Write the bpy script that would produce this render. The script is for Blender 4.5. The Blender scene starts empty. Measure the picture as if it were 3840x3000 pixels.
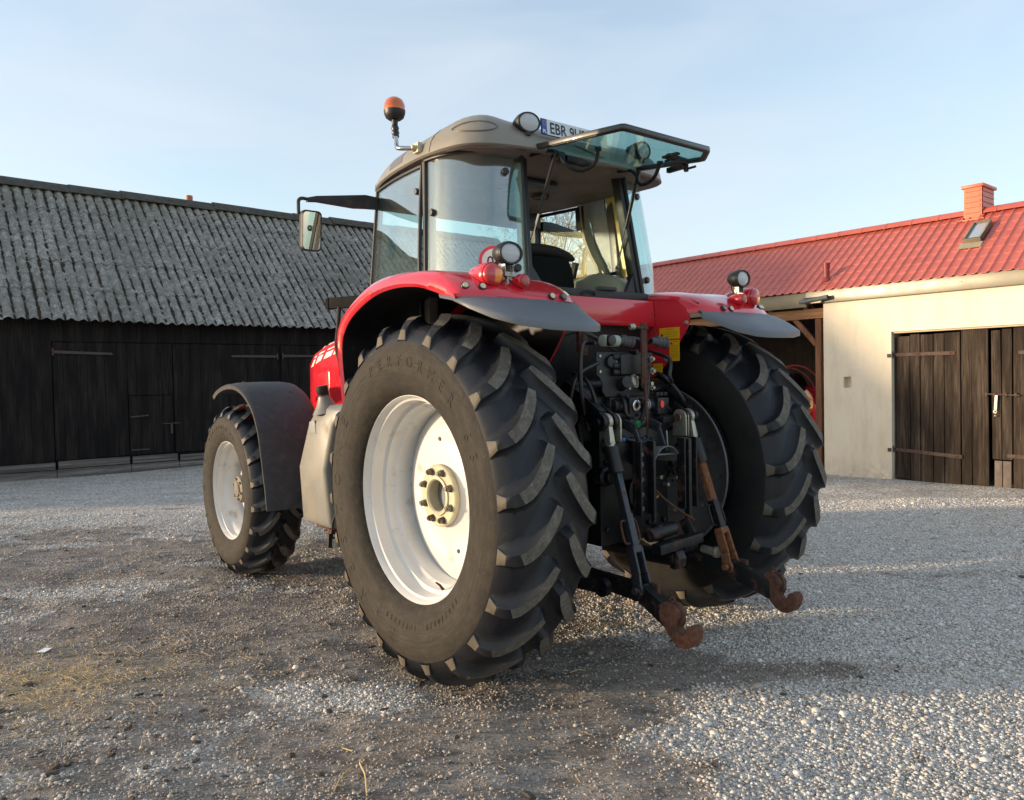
import bpy, bmesh, math, random
import numpy as np
from mathutils import Vector, Matrix, noise
R=math.radians; PI=math.pi; sin=math.sin; cos=math.cos
scene=bpy.context.scene; COL=scene.collection
random.seed(7)

# ------------------------------------------------------------------ mesh helpers
class MB:
    def __init__(s): s.v=[]; s.f=[]; s.m=[]
    def add(s,vs,fs,m=0,M=None):
        b=len(s.v)
        s.v+= [tuple(M@Vector(p)) for p in vs] if M is not None else [tuple(p) for p in vs]
        s.f+=[tuple(i+b for i in f) for f in fs]; s.m+=[m]*len(fs); return s
    def box(s,x0,x1,y0,y1,z0,z1,m=0,M=None):
        vs=[(x,y,z) for x in (x0,x1) for y in (y0,y1) for z in (z0,z1)]
        return s.add(vs,[(0,1,3,2),(4,6,7,5),(0,4,5,1),(2,3,7,6),(0,2,6,4),(1,5,7,3)],m,M)
    def cbox(s,c,d,m=0,rx=0,ry=0,rz=0):
        M=Matrix.Translation(c)@Matrix.Rotation(rz,4,'Z')@Matrix.Rotation(ry,4,'Y')@Matrix.Rotation(rx,4,'X')
        return s.box(-d[0]/2,d[0]/2,-d[1]/2,d[1]/2,-d[2]/2,d[2]/2,m,M)
    def bar(s,a,b,w,h,m=0,up=(0,0,1),w2=None,h2=None):
        a=Vector(a);b=Vector(b);d=(b-a).normalized();u=Vector(up)
        if abs(d.dot(u))>.99: u=Vector((1,0,0))
        r=d.cross(u).normalized();u=r.cross(d)
        w2=w2 or w;h2=h2 or h;vs=[]
        for p,ww,hh in((a,w,h),(b,w2,h2)):
            for i,j in((-1,-1),(1,-1),(1,1),(-1,1)): vs.append(p+r*ww/2*i+u*hh/2*j)
        return s.add(vs,[(3,2,1,0),(4,5,6,7),(0,1,5,4),(1,2,6,5),(2,3,7,6),(3,0,4,7)],m)
    def tube(s,pts,r,m=0,seg=10,cap=True):
        pts=[Vector(p) for p in pts];n=len(pts);rs=r if isinstance(r,(list,tuple)) else [r]*n
        b=len(s.v);prev=None
        for i,p in enumerate(pts):
            t=(pts[min(i+1,n-1)]-pts[max(i-1,0)]).normalized()
            if prev is None:
                u=Vector((0,0,1)) if abs(t.z)<.9 else Vector((1,0,0))
                u=(u-t*u.dot(t)).normalized()
            else: u=(prev-t*prev.dot(t)).normalized()
            prev=u;w=t.cross(u)
            for k in range(seg):
                a=2*PI*k/seg;s.v.append(tuple(p+(u*cos(a)+w*sin(a))*rs[i]))
        for i in range(n-1):
            for k in range(seg):
                k2=(k+1)%seg;s.f.append((b+i*seg+k,b+i*seg+k2,b+(i+1)*seg+k2,b+(i+1)*seg+k));s.m.append(m)
        if cap:
            s.f.append(tuple(b+k for k in range(seg))[::-1]);s.m.append(m)
            s.f.append(tuple(b+(n-1)*seg+k for k in range(seg)));s.m.append(m)
        return s
    def cyl(s,a,b,r,m=0,seg=20,r2=None): return s.tube([a,b],[r,r if r2 is None else r2],m,seg)
    def lathe(s,prof,org=(0,0,0),ax=(0,1,0),m=0,seg=48,closed=False,mf=None,squash=None):
        # prof: (r, h) pairs, h along axis
        ax=Vector(ax).normalized();org=Vector(org)
        u=Vector((0,0,1)) if abs(ax.z)<.9 else Vector((1,0,0));u=(u-ax*u.dot(ax)).normalized();w=ax.cross(u)
        b=len(s.v);n=len(prof)
        for r,hh in prof:
            for k in range(seg):
                a=2*PI*k/seg;ku,kw=(1,1) if not squash else squash
                s.v.append(tuple(org+ax*hh+(u*cos(a)*ku+w*sin(a)*kw)*r))
        for i in range(n if closed else n-1):
            j=(i+1)%n
            for k in range(seg):
                k2=(k+1)%seg;s.f.append((b+i*seg+k,b+i*seg+k2,b+j*seg+k2,b+j*seg+k));s.m.append(m if mf is None else mf(i))
        return s
    def prism(s,poly,axis,d0,d1,m=0,M=None):
        # poly in the two other axes (x,z for axis y ; x,y for z ; y,z for x)
        n=len(poly)
        def mk(p,d): return {'y':(p[0],d,p[1]),'z':(p[0],p[1],d),'x':(d,p[0],p[1])}[axis]
        vs=[mk(p,d0) for p in poly]+[mk(p,d1) for p in poly]
        fs=[tuple(range(n))[::-1],tuple(range(n,2*n))]+[(i,(i+1)%n,n+(i+1)%n,n+i) for i in range(n)]
        return s.add(vs,fs,m,M)
    def grid(s,rows,m=0,closed=False,mf=None):
        b=len(s.v);nr=len(rows);nc=len(rows[0])
        for r in rows: s.v+=[tuple(p) for p in r]
        for i in range(nr-1):
            for j in range(nc if closed else nc-1):
                j2=(j+1)%nc;s.f.append((b+i*nc+j,b+i*nc+j2,b+(i+1)*nc+j2,b+(i+1)*nc+j));s.m.append(m if mf is None else mf(i,j))
        return s
    def build(s,name,mats,parent=None,ang=35,bevel=0,fixn=True,solid=0,loc=None,bseg=2):
        me=bpy.data.meshes.new(name)
        me.from_pydata(s.v,[],s.f)
        if not isinstance(mats,(list,tuple)): mats=[mats]
        for m in mats: me.materials.append(m)
        me.polygons.foreach_set('material_index',s.m)
        if fixn or bevel or solid:
            bm=bmesh.new();bm.from_mesh(me)
            bmesh.ops.remove_doubles(bm,verts=bm.verts,dist=1e-5)
            bmesh.ops.recalc_face_normals(bm,faces=bm.faces)
            if solid: bmesh.ops.solidify(bm,geom=bm.faces[:],thickness=solid)
            if bevel:
                es=[e for e in bm.edges if len(e.link_faces)==2 and e.calc_face_angle(0)>R(30)]
                bmesh.ops.bevel(bm,geom=es,offset=bevel,segments=bseg,profile=.6,affect='EDGES',clamp_overlap=True)
            bm.to_mesh(me);bm.free()
        me.polygons.foreach_set('use_smooth',[True]*len(me.polygons))
        me.set_sharp_from_angle(angle=R(ang)); me.update()
        o=bpy.data.objects.new(name,me);COL.objects.link(o)
        if parent: o.parent=parent
        if loc: o.location=loc
        return o
def tag(o,label=None,cat=None,group=None,kind=None):
    if label:o['label']=label
    if cat:o['category']=cat
    if group:o['group']=group
    if kind:o['kind']=kind
    return o
def empty(name,loc,rz=0,parent=None):
    o=bpy.data.objects.new(name,None);COL.objects.link(o);o.location=loc;o.rotation_euler=(0,0,rz);o.empty_display_size=.1
    if parent:o.parent=parent
    return o
def lerp(a,b,t): return a+(b-a)*t
def interp(x,xs,ys):
    if x<=xs[0]:return ys[0]
    for i in range(len(xs)-1):
        if x<=xs[i+1]: return lerp(ys[i],ys[i+1],(x-xs[i])/(xs[i+1]-xs[i]))
    return ys[-1]
def smooth(a,b,x):
    t=max(0,min(1,(x-a)/(b-a)));return t*t*(3-2*t)
def curve_pts(pts,n):  # catmull-rom resample
    P=[Vector(p) for p in pts];P=[P[0]*2-P[1]]+P+[P[-1]*2-P[-2]];out=[]
    m=len(P)-3
    for k in range(n+1):
        t=k/n*m;i=min(int(t),m-1);t-=i;a,b,c,d=P[i:i+4]
        out.append(.5*((2*b)+(c-a)*t+(2*a-5*b+4*c-d)*t*t+(3*b-a-3*c+d)*t**3))
    return out
def text_mb(txt,size,ext=.001,font=None,align='CENTER',offs=0):
    cu=bpy.data.curves.new('t','FONT');cu.body=txt;cu.size=size;cu.extrude=ext;cu.align_x=align;cu.resolution_u=2;cu.offset=offs
    ob=bpy.data.objects.new('t',cu);COL.objects.link(ob)
    dg=bpy.context.evaluated_depsgraph_get();me=bpy.data.meshes.new_from_object(ob.evaluated_get(dg))
    vs=[tuple(v.co) for v in me.vertices];fs=[tuple(p.vertices) for p in me.polygons]
    bpy.data.objects.remove(ob);bpy.data.curves.remove(cu);bpy.data.meshes.remove(me)
    return vs,fs

# ------------------------------------------------------------------ materials
def lin(c):
    return tuple((x/12.92 if x<=.04045 else ((x+.055)/1.055)**2.4) for x in c)
class NT:
    def __init__(s,name):
        s.mat=bpy.data.materials.new(name);s.mat.use_nodes=True;s.nt=s.mat.node_tree;s.nt.nodes.clear()
        s.out=s.n('ShaderNodeOutputMaterial')
    def n(s,t,**kw):
        nd=s.nt.nodes.new(t)
        for k,v in kw.items():
            if k.startswith('i_'): nd.inputs[k[2:].replace('_',' ')].default_value=v
            else: setattr(nd,k,v)
        return nd
    def l(s,a,b): s.nt.links.new(a,b)
    def coord(s,kind='Object'): return s.n('ShaderNodeTexCoord').outputs[kind]
    def mapping(s,vec,scale=(1,1,1),loc=(0,0,0),rot=(0,0,0)):
        m=s.n('ShaderNodeMapping');m.inputs['Scale'].default_value=scale;m.inputs['Location'].default_value=loc;m.inputs['Rotation'].default_value=rot
        s.l(vec,m.inputs['Vector']);return m.outputs[0]
    def noise(s,vec,scale=5,detail=4,rough=.55,out='Fac',dist=0):
        n=s.n('ShaderNodeTexNoise');n.inputs['Scale'].default_value=scale;n.inputs['Detail'].default_value=detail;n.inputs['Roughness'].default_value=rough;n.inputs['Distortion'].default_value=dist
        s.l(vec,n.inputs['Vector']);return n.outputs[out]
    def voro(s,vec,scale=5,feature='F1',out='Distance',rnd=1):
        n=s.n('ShaderNodeTexVoronoi',feature=feature);n.inputs['Scale'].default_value=scale;n.inputs['Randomness'].default_value=rnd
        s.l(vec,n.inputs['Vector']);return n.outputs[out]
    def ramp(s,fac,stops,interp='LINEAR'):
        r=s.n('ShaderNodeValToRGB');cr=r.color_ramp;cr.interpolation=interp
        while len(cr.elements)<len(stops): cr.elements.new(.5)
        for e,(p,c) in zip(cr.elements,stops):
            e.position=p;e.color=(c if isinstance(c,(tuple,list)) else (c,c,c))[:3]+(1,) if not isinstance(c,(int,float)) else (c,c,c,1)
        s.l(fac,r.inputs[0]);return r.outputs[0]
    def mix(s,f,a,b,mode='MIX'):
        m=s.n('ShaderNodeMix',data_type='RGBA',blend_type=mode)
        for inp,v in((m.inputs[0],f),(m.inputs[6],a),(m.inputs[7],b)):
            if isinstance(v,(int,float)): inp.default_value=v if inp==m.inputs[0] else (v,v,v,1)
            elif isinstance(v,tuple): inp.default_value=v[:3]+(1,)
            else: s.l(v,inp)
        return m.outputs[2]
    def math(s,op,a,b=0,c=None,clamp=False):
        m=s.n('ShaderNodeMath',operation=op,use_clamp=clamp)
        for i,v in enumerate((a,b,c)):
            if v is None: continue
            if isinstance(v,(int,float)): m.inputs[i].default_value=v
            else: s.l(v,m.inputs[i])
        return m.outputs[0]
    def bump(s,h,strength=.3,dist=.01,normal=None):
        b=s.n('ShaderNodeBump');b.inputs['Strength'].default_value=strength;b.inputs['Distance'].default_value=dist
        s.l(h,b.inputs['Height']);
        if normal: s.l(normal,b.inputs['Normal'])
        return b.outputs[0]
    def sep(s,vec):
        n=s.n('ShaderNodeSeparateXYZ');s.l(vec,n.inputs[0]);return n.outputs
    def bsdf(s,color,rough=.5,metal=0,normal=None,coat=0,spec=.5,**kw):
        b=s.n('ShaderNodeBsdfPrincipled')
        def st(nm,v):
            i=b.inputs[nm]
            if isinstance(v,(int,float)): i.default_value=v
            elif isinstance(v,tuple): i.default_value=v[:3]+(1,)
            else: s.l(v,i)
        st('Base Color',color);st('Roughness',rough);st('Metallic',metal);st('Coat Weight',coat);st('Specular IOR Level',spec)
        for k,v in kw.items(): st(k.replace('_',' '),v)
        if normal: s.l(normal,b.inputs['Normal'])
        s.l(b.outputs[0],s.out.inputs[0]);return b
def M_simple(name,col,rough=.5,metal=0,var=.15,nscale=8,bump=0,bscale=60,coat=0,dirt=None,dirt_amt=.4,spec=.5):
    t=NT(name);v=t.coord();n=t.noise(v,nscale,5,.6)
    a=tuple(c*(1-var) for c in col);b=tuple(min(1,c*(1+var)) for c in col)
    c=t.ramp(n,[(.3,a),(.7,b)])
    r=t.math('ADD',t.math('MULTIPLY',t.noise(v,nscale*3,3),.25),rough-.12)
    if dirt:
        dn=t.noise(t.mapping(v,(1,1,1),(3,5,1)),nscale*1.7,8,.7)
        df=t.ramp(dn,[(.62-dirt_amt*.35,0),(.78,1)])
        c=t.mix(df,c,dirt); r=t.math('ADD',r,t.math('MULTIPLY',df,.3),clamp=True)
    nm=t.bump(t.noise(v,bscale,4),bump,.004) if bump else None
    t.bsdf(c,r,metal,nm,coat=coat,spec=spec);return t.mat
SUN_E=2.0;SKY_S=.15;DUST=1.3;EXPO=1.62;VEIL=2.0
MAT={}
def wood(name,a,b,dark,scale=(1,1,1),gz=1.2,rough=.85,bump=.5,hue=.02):
    # grain runs along object z ; scale[0..2] lets a caller turn it
    t=NT(name);v=t.coord()
    st=t.mapping(v,(scale[0]*22,scale[1]*22,scale[2]*gz))
    n=t.noise(st,2.2,8,.65,dist=.6);big=t.noise(t.mapping(v,(scale[0]*3,scale[1]*3,scale[2]*.5)),2,3)
    c=t.ramp(n,[(.28,dark),(.45,a),(.75,b)])
    c=t.mix(t.ramp(big,[(.38,.0),(.62,.8)]),c,dark)
    w=t.voro(t.mapping(v,(scale[0]*7,scale[1]*7,scale[2]*1.5)),1.3,'F1')
    c=t.mix(t.ramp(w,[(0,.6),(.06,0)]),c,dark)
    t.bsdf(c,rough,0,t.bump(n,bump,.004),spec=.2);MAT[name]=t.mat;return t.mat
wood('barn_board',(.016,.013,.012),(.042,.034,.030),(.006,.005,.005))
wood('weathered_board',(.17,.152,.138),(.31,.285,.26),(.06,.05,.045),scale=(.05,1,20))
wood('door_plank',(.045,.033,.025),(.12,.092,.07),(.013,.009,.006),gz=1.0,bump=.9)
wood('timber',(.22,.10,.055),(.36,.18,.10),(.13,.06,.035),bump=.3)
wood('timber_lying',(.30,.155,.08),(.45,.25,.13),(.2,.10,.05),scale=(.06,1,18),bump=.3)
def rusty(name,base,amt=.5,metal=.2,rough=.5,rust=(.14,.055,.03),sc=14):
    t=NT(name);v=t.coord();n=t.noise(v,sc,9,.72);f=t.ramp(n,[(.60-amt*.32,0),(.70-amt*.32,1)])
    n2=t.noise(v,sc*3,6,.7);rc=t.ramp(n2,[(.3,tuple(x*.5 for x in rust)),(.7,tuple(x*1.5 for x in rust))])
    c=t.mix(f,t.ramp(n2,[(.3,tuple(x*.75 for x in base)),(.7,tuple(x*1.25 for x in base))]),rc)
    r=t.math('ADD',t.math('MULTIPLY',f,.35),rough,clamp=True)
    t.bsdf(c,r,metal,t.bump(t.math('ADD',n2,t.math('MULTIPLY',f,.6)),.35,.004),spec=.4);MAT[name]=t.mat;return t.mat
rusty('iron_hinge',(.085,.062,.052),.35,.1,.75,rust=(.10,.05,.035))
rusty('iron_pale',(.07,.065,.07),.25,.1,.75)
rusty('rust_metal',(.06,.04,.035),.62,.2,.65,rust=(.10,.048,.032))
rusty('black_steel',(.007,.0075,.009),.0,.2,.36,rust=(.06,.035,.025))
rusty('black_steel_worn',(.010,.011,.013),.18,.2,.40,rust=(.085,.042,.028))
rusty('blue_steel',(.045,.052,.062),.12,.5,.42,rust=(.1,.05,.035))
rusty('rust_bar',(.15,.068,.04),.6,.1,.7,rust=(.20,.085,.04))
rusty('rust_hook',(.045,.032,.028),.75,.2,.6,rust=(.135,.062,.04))
rusty('nut_metal',(.16,.145,.12),.35,.4,.5,rust=(.09,.055,.035))
rusty('zinc',(.42,.40,.33),.12,.75,.42,rust=(.2,.13,.07))
MAT['black_plastic']=M_simple('black_plastic',(.010,.010,.012),.5,bump=.1,dirt=(.06,.055,.05),dirt_amt=.2)
MAT['mudguard_plastic']=M_simple('mudguard_plastic',(.026,.027,.031),.62,bump=.15,bscale=90,dirt=(.075,.07,.07),dirt_amt=.35)
MAT['rubber_seal']=M_simple('rubber_seal',(.012,.012,.013),.4)
MAT['grey_plastic']=M_simple('grey_plastic',(.125,.137,.155),.5,bump=.12,bscale=120,nscale=3,var=.08,dirt=(.15,.15,.15),dirt_amt=.15)
MAT['red_paint']=M_simple('red_paint',(.60,.018,.032),.2,coat=.7,var=.07,nscale=3,dirt=(.42,.05,.05),dirt_amt=.12)
MAT['white_paint']=M_simple('white_paint',(.62,.62,.61),.33,coat=.25,var=.05,nscale=4,dirt=(.30,.22,.15),dirt_amt=.16)
MAT['disc_grey']=M_simple('disc_grey',(.15,.155,.165),.5,var=.12,nscale=3,dirt=(.06,.05,.045),dirt_amt=.3)
MAT['hub_paint']=M_simple('hub_paint',(.46,.42,.29),.5,var=.1,nscale=8,dirt=(.25,.2,.12),dirt_amt=.3,bump=.2,bscale=40)
MAT['roof_beige']=M_simple('roof_beige',(.215,.20,.165),.42,var=.07,nscale=3,bump=.06,bscale=200,coat=.1,dirt=(.25,.22,.17),dirt_amt=.15)
MAT['tank_grey']=M_simple('tank_grey',(.19,.19,.175),.42,var=.1,nscale=3,bump=.12,bscale=70,dirt=(.2,.17,.12),dirt_amt=.35)
MAT['interior_cream']=M_simple('interior_cream',(.36,.335,.24),.55,var=.05)
MAT['interior_grey']=M_simple('interior_grey',(.20,.215,.22),.6,var=.05)
MAT['seat_black']=M_simple('seat_black',(.008,.008,.008),.85,spec=.15)
MAT['seat_fabric']=M_simple('seat_fabric',(.028,.022,.02),.9,var=.25,nscale=30,bump=.5,bscale=150)
MAT['frame_grey']=M_simple('frame_grey',(.12,.105,.095),.4,var=.06,coat=.2)
MAT['chrome']=M_simple('chrome',(.55,.54,.52),.2,1,var=.05)
MAT['sticker_yellow']=M_simple('sticker_yellow',(.75,.42,.01),.4,var=.04)
MAT['ink']=M_simple('ink',(.012,.012,.014),.5)
MAT['plate_white']=M_simple('plate_white',(.62,.64,.66),.4,var=.03)
MAT['plate_blue']=M_simple('plate_blue',(.02,.07,.32),.4)
MAT['star_yellow']=M_simple('star_yellow',(.7,.5,.05),.4)
MAT['green_cap']=M_simple('green_cap',(.02,.2,.07),.4)
MAT['pink_cap']=M_simple('pink_cap',(.8,.06,.04),.4)
MAT['sign_red']=M_simple('sign_red',(.7,.03,.06),.35)
MAT['decal_white']=M_simple('decal_white',(.72,.70,.66),.35)
MAT['straw']=M_simple('straw',(.5,.38,.18),.7)
MAT['paper']=M_simple('paper',(.6,.66,.72),.6)
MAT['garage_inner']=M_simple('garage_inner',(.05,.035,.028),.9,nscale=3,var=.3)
MAT['flashing']=M_simple('flashing',(.30,.26,.19),.6,var=.1)
MAT['fascia']=M_simple('fascia',(.145,.132,.098),.35,metal=.1,var=.05,nscale=2)
MAT['gutter']=M_simple('gutter',(.10,.108,.12),.7,metal=.0)
MAT['chimney_red']=M_simple('chimney_red',(.60,.13,.06),.45,var=.06)
# lamp glass / lens
def lens(name,col,rough=.15,tr=.0,emit=None,ribs=0):
    t=NT(name);v=t.coord();w=t.n('ShaderNodeTexWave',wave_type='BANDS',bands_direction='Z');w.inputs['Scale'].default_value=45;t.l(v,w.inputs[0])
    nm=t.bump(w.outputs['Fac'],.5 if ribs else .15,.002)
    t.bsdf(col,rough,0,nm,coat=.8,Transmission_Weight=tr);MAT[name]=t.mat
lens('lens_clear',(.62,.64,.66),.12,.25,ribs=1);lens('lens_red',(.42,.015,.02),.15,.15);lens('lens_amber',(.85,.17,.01),.15,.35);lens('lens_orange',(.85,.17,.012),.12,.45);lens('marker_cream',(.62,.55,.36),.3)
lens('lens_dark',(.10,.09,.09),.3)
# tail lamp : red with an amber window
t=NT('lens_tail');v=t.coord('Generated');x,y,z=t.sep(v)
f=t.math('MULTIPLY',t.ramp(x,[(.42,0),(.47,1)]) if False else t.ramp(y,[(.50,1),(.56,0)]),t.ramp(z,[(.12,0),(.2,1),(.68,1),(.8,0)]))
t.bsdf(t.mix(f,(.48,.02,.025),(.8,.22,.015)),.12,0,coat=.9);MAT['lens_tail']=t.mat
def glass(name,tint,base=.07,fk=.8,gloss=(1,1,1),haze=0.0,hz=(.8,.85,.8)):
    t=NT(name);tr=t.n('ShaderNodeBsdfTransparent');tr.inputs[0].default_value=tint+(1,)
    gl=t.n('ShaderNodeBsdfGlossy');gl.inputs[0].default_value=gloss+(1,);gl.inputs['Roughness'].default_value=.015
    fr=t.n('ShaderNodeFresnel');fr.inputs[0].default_value=1.5
    m=t.n('ShaderNodeMixShader');ge=t.n('ShaderNodeNewGeometry');t.l(t.math('MULTIPLY_ADD',ge.outputs['Backfacing'],-.8333,1.5),fr.inputs[0]);t.l(t.math('ADD',t.math('MULTIPLY',fr.outputs[0],fk),base,clamp=True),m.inputs[0]);t.l(tr.outputs[0],m.inputs[1]);t.l(gl.outputs[0],m.inputs[2])
    last=m.outputs[0]
    if haze:
        df=t.n('ShaderNodeBsdfDiffuse');df.inputs[0].default_value=hz+(1,)
        m2=t.n('ShaderNodeMixShader');m2.inputs[0].default_value=haze;t.l(last,m2.inputs[1]);t.l(df.outputs[0],m2.inputs[2]);last=m2.outputs[0]
    t.l(last,t.out.inputs[0]);MAT[name]=t.mat
glass('cab_glass',(.84,.96,.94),.19,haze=.02);glass('quarter_glass',(.82,.955,.94),.14,haze=.025);glass('clear_glass',(.90,.98,.96),.0,.35);glass('hatch_glass',(.60,.80,.78),.02)
t=NT('mirror_glass');g=t.n('ShaderNodeBsdfGlossy');g.inputs[0].default_value=(.8,.82,.8,1);g.inputs['Roughness'].default_value=.01;t.l(g.outputs[0],t.out.inputs[0]);MAT['mirror_glass']=t.mat
t=NT('skylight_glass');t.bsdf((.30,.36,.42),.08,0,coat=1);MAT['skylight_glass']=t.mat

# tyre rubber
def rubber(name,a,b,dust,amt,rough,sc=6,bump=.25,bs=120,spec=.35):
    t=NT(name);v=t.coord();n=t.noise(v,sc,6,.65);c=t.ramp(n,[(.3,a),(.7,b)])
    d=t.noise(t.mapping(v,(1,1,1),(7,3,2)),sc*2.6,9,.75);f=t.ramp(d,[(.66-amt*.4,0),(.78-amt*.2,1)])
    c=t.mix(f,c,dust);r=t.math('ADD',t.math('MULTIPLY',f,.3),t.math('ADD',t.math('MULTIPLY',n,.2),rough-.1),clamp=True)
    t.bsdf(c,r,0,t.bump(t.noise(v,bs,5,.7),bump,.004),spec=spec);MAT[name]=t.mat
rubber('tyre_tread',(.009,.010,.013),(.016,.0175,.022),(.045,.039,.031),.12,.42,bump=.12,bs=45)
rubber('tyre_sidewall',(.028,.024,.020),(.046,.039,.032),(.085,.072,.056),.45,.72,sc=4,bump=.25,bs=60)
t=NT('tyre_side');v=t.coord();x,y,z=t.sep(v);rr=t.math('SQRT',t.math('ADD',t.math('MULTIPLY',x,x),t.math('MULTIPLY',z,z)))
n=t.noise(v,4,6,.7);c=t.ramp(n,[(.3,(.015,.0135,.0115)),(.7,(.028,.024,.020))])
pol=t.n('ShaderNodeCombineXYZ');t.l(t.math('MULTIPLY',t.math('ARCTAN2',z,x),3),pol.inputs[0]);t.l(t.math('MULTIPLY',rr,14),pol.inputs[1])
pn=t.noise(pol.outputs[0],2.2,8,.75);c=t.mix(t.ramp(pn,[(.45,0),(.72,.75)]),c,(.052,.044,.036))
c=t.mix(t.ramp(t.noise(v,26,8,.8),[(.60,0),(.70,.6)]),c,(.09,.078,.063));c=t.mix(t.ramp(t.noise(t.mapping(v,(1,1,1),(4,4,4)),17,8,.8),[(.57,0),(.66,.85)]),c,(.010,.009,.008))
ring=t.math('SINE',t.math('MULTIPLY',rr,260));rg=t.math('MULTIPLY',ring,t.ramp(t.math('SINE',t.math('MULTIPLY',rr,31)),[(.45,0),(.6,1)]))
ck=t.voro(pol.outputs[0],4.5,'DISTANCE_TO_EDGE');ckm=t.math('MULTIPLY',t.ramp(t.math('ADD',ck,t.math('MULTIPLY',t.noise(v,30,3),.05)),[(.025,1),(.045,0)]),t.ramp(t.noise(v,3,2),[(.45,0),(.6,1)]))
hh=t.math('ADD',t.math('MULTIPLY',rg,.25),t.math('ADD',t.math('MULTIPLY',ckm,-.8),t.math('MULTIPLY',t.noise(v,70,5,.7),.5)))
t.bsdf(c,.78,0,t.bump(hh,.5,.003),spec=.3);MAT['tyre_side']=t.mat
rubber('tyre_inner',(.016,.016,.017),(.028,.026,.024),(.03,.027,.023),.2,.95,spec=.08)
rubber('lug_face_lit',(.085,.07,.052),(.13,.11,.083),(.16,.14,.11),.4,.6,sc=8,bump=.3,bs=70)  # lug end faces: sunlight on them painted in as a paler rubber
rubber('lug_top',(.085,.076,.062),(.13,.118,.10),(.20,.185,.155),.5,.85,sc=14,bump=1,bs=90)

# asbestos-cement corrugated roof : x along the barn, period .177
t=NT('corrugated_cement');v=t.coord();x,y,z=t.sep(v)
ph=t.math('SINE',t.math('MULTIPLY',x,2*PI/.177));valley=t.math('MULTIPLY_ADD',ph,-.5,.5)
sl=t.mapping(v,(1,1,1))
n1=t.noise(v,9,8,.7);n2=t.noise(v,38,6,.7);n3=t.noise(t.mapping(v,(3.2,.9,.9)),1.6,6,.75)
c=t.ramp(t.math('ADD',t.math('MULTIPLY',n1,.5),t.math('MULTIPLY',n2,.5)),[(.36,(.11,.10,.088)),(.5,(.25,.238,.215)),(.62,(.54,.52,.48))])
c=t.mix(t.ramp(t.noise(v,.6,3),[(.35,0),(.7,.6)]),c,(.13,.125,.105))
moss=t.math('ADD',t.math('MULTIPLY',valley,.50),t.math('ADD',t.math('MULTIPLY',n3,.80),t.math('MULTIPLY',t.noise(v,13,6,.75),.38)))
mf=t.ramp(t.math('MULTIPLY',moss,.9),[(.945,0),(.985,1)])
hz=t.ramp(z,[(.45,0),(.62,0)]);
c=t.mix(mf,c,t.ramp(n2,[(.3,(.018,.013,.009)),(.7,(.06,.045,.03))]))
ring=t.voro(v,1.5,'F1');pos=t.voro(t.mapping(v,(1,1,1),(0,0,0)),1.5,'F1','Color')
r1,g1,b1=t.sep(pos)
lf=t.math('MULTIPLY',t.ramp(t.math('ADD',ring,t.math('MULTIPLY',n2,.06)),[(.02,.5),(.06,.35),(.085,1),(.105,.9),(.13,0)]),t.ramp(r1,[(.35,0),(.36,1)]))
c=t.mix(t.math('MULTIPLY',lf,.55),c,(.55,.58,.53))
yel=t.ramp(z,[(4.9/10,0),(5.5/10,1)]);
c=t.mix(t.math('MULTIPLY',t.ramp(t.math('MULTIPLY',z,.1),[(.505,0),(.56,.55)]),n1),c,(.26,.24,.12))
t.bsdf(c,.95,0,t.bump(t.math('ADD',n2,t.math('MULTIPLY',mf,.9)),.8,.012),spec=.2);MAT['corrugated_cement']=t.mat
MAT['moss']=M_simple('moss',(.035,.027,.016),.95,var=.5,nscale=30,bump=1,bscale=60)
# painted tile sheet
t=NT('red_tile_sheet');v=t.coord();n=t.noise(v,2.5,5);c=t.ramp(n,[(.3,(.40,.085,.06)),(.7,(.50,.115,.08))])
c=t.mix(t.ramp(t.noise(v,11,7,.7),[(.55,0),(.8,.3)]),c,(.30,.08,.065))
t.bsdf(c,t.math('ADD',t.math('MULTIPLY',n,.2),.32),0,coat=.15);MAT['red_tile_sheet']=t.mat
# render
t=NT('cream_render');v=t.coord();n=t.noise(v,1.3,6,.6);x,y,z=t.sep(v)
c=t.ramp(n,[(.3,(.72,.635,.49)),(.7,(.80,.72,.585))])
c=t.mix(t.ramp(t.noise(t.mapping(v,(2,2,.5)),2.2,8,.75),[(.48,0),(.75,.55)]),c,(.52,.43,.32))
st=t.math('SUBTRACT',1,t.math('MULTIPLY',z,3.2),clamp=True)
c=t.mix(t.math('MULTIPLY',st,t.ramp(t.noise(v,6,6,.7),[(.4,0),(.7,.8)])),c,(.36,.30,.24))
cr=t.voro(t.mapping(v,(1,1,1)),.9,'DISTANCE_TO_EDGE')
c=t.mix(t.math('MULTIPLY',t.ramp(t.math('ADD',cr,t.math('MULTIPLY',t.noise(v,9,4),.02)),[(.010,.5),(.016,0)]),t.ramp(z,[(.0,1),(.3,0)])),c,(.2,.16,.12))
t.bsdf(c,.9,0,t.bump(t.math('ADD',t.noise(v,55,5,.6),t.math('MULTIPLY',t.noise(v,4,3),2)),.35,.006),spec=.2);MAT['cream_render']=t.mat

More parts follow.
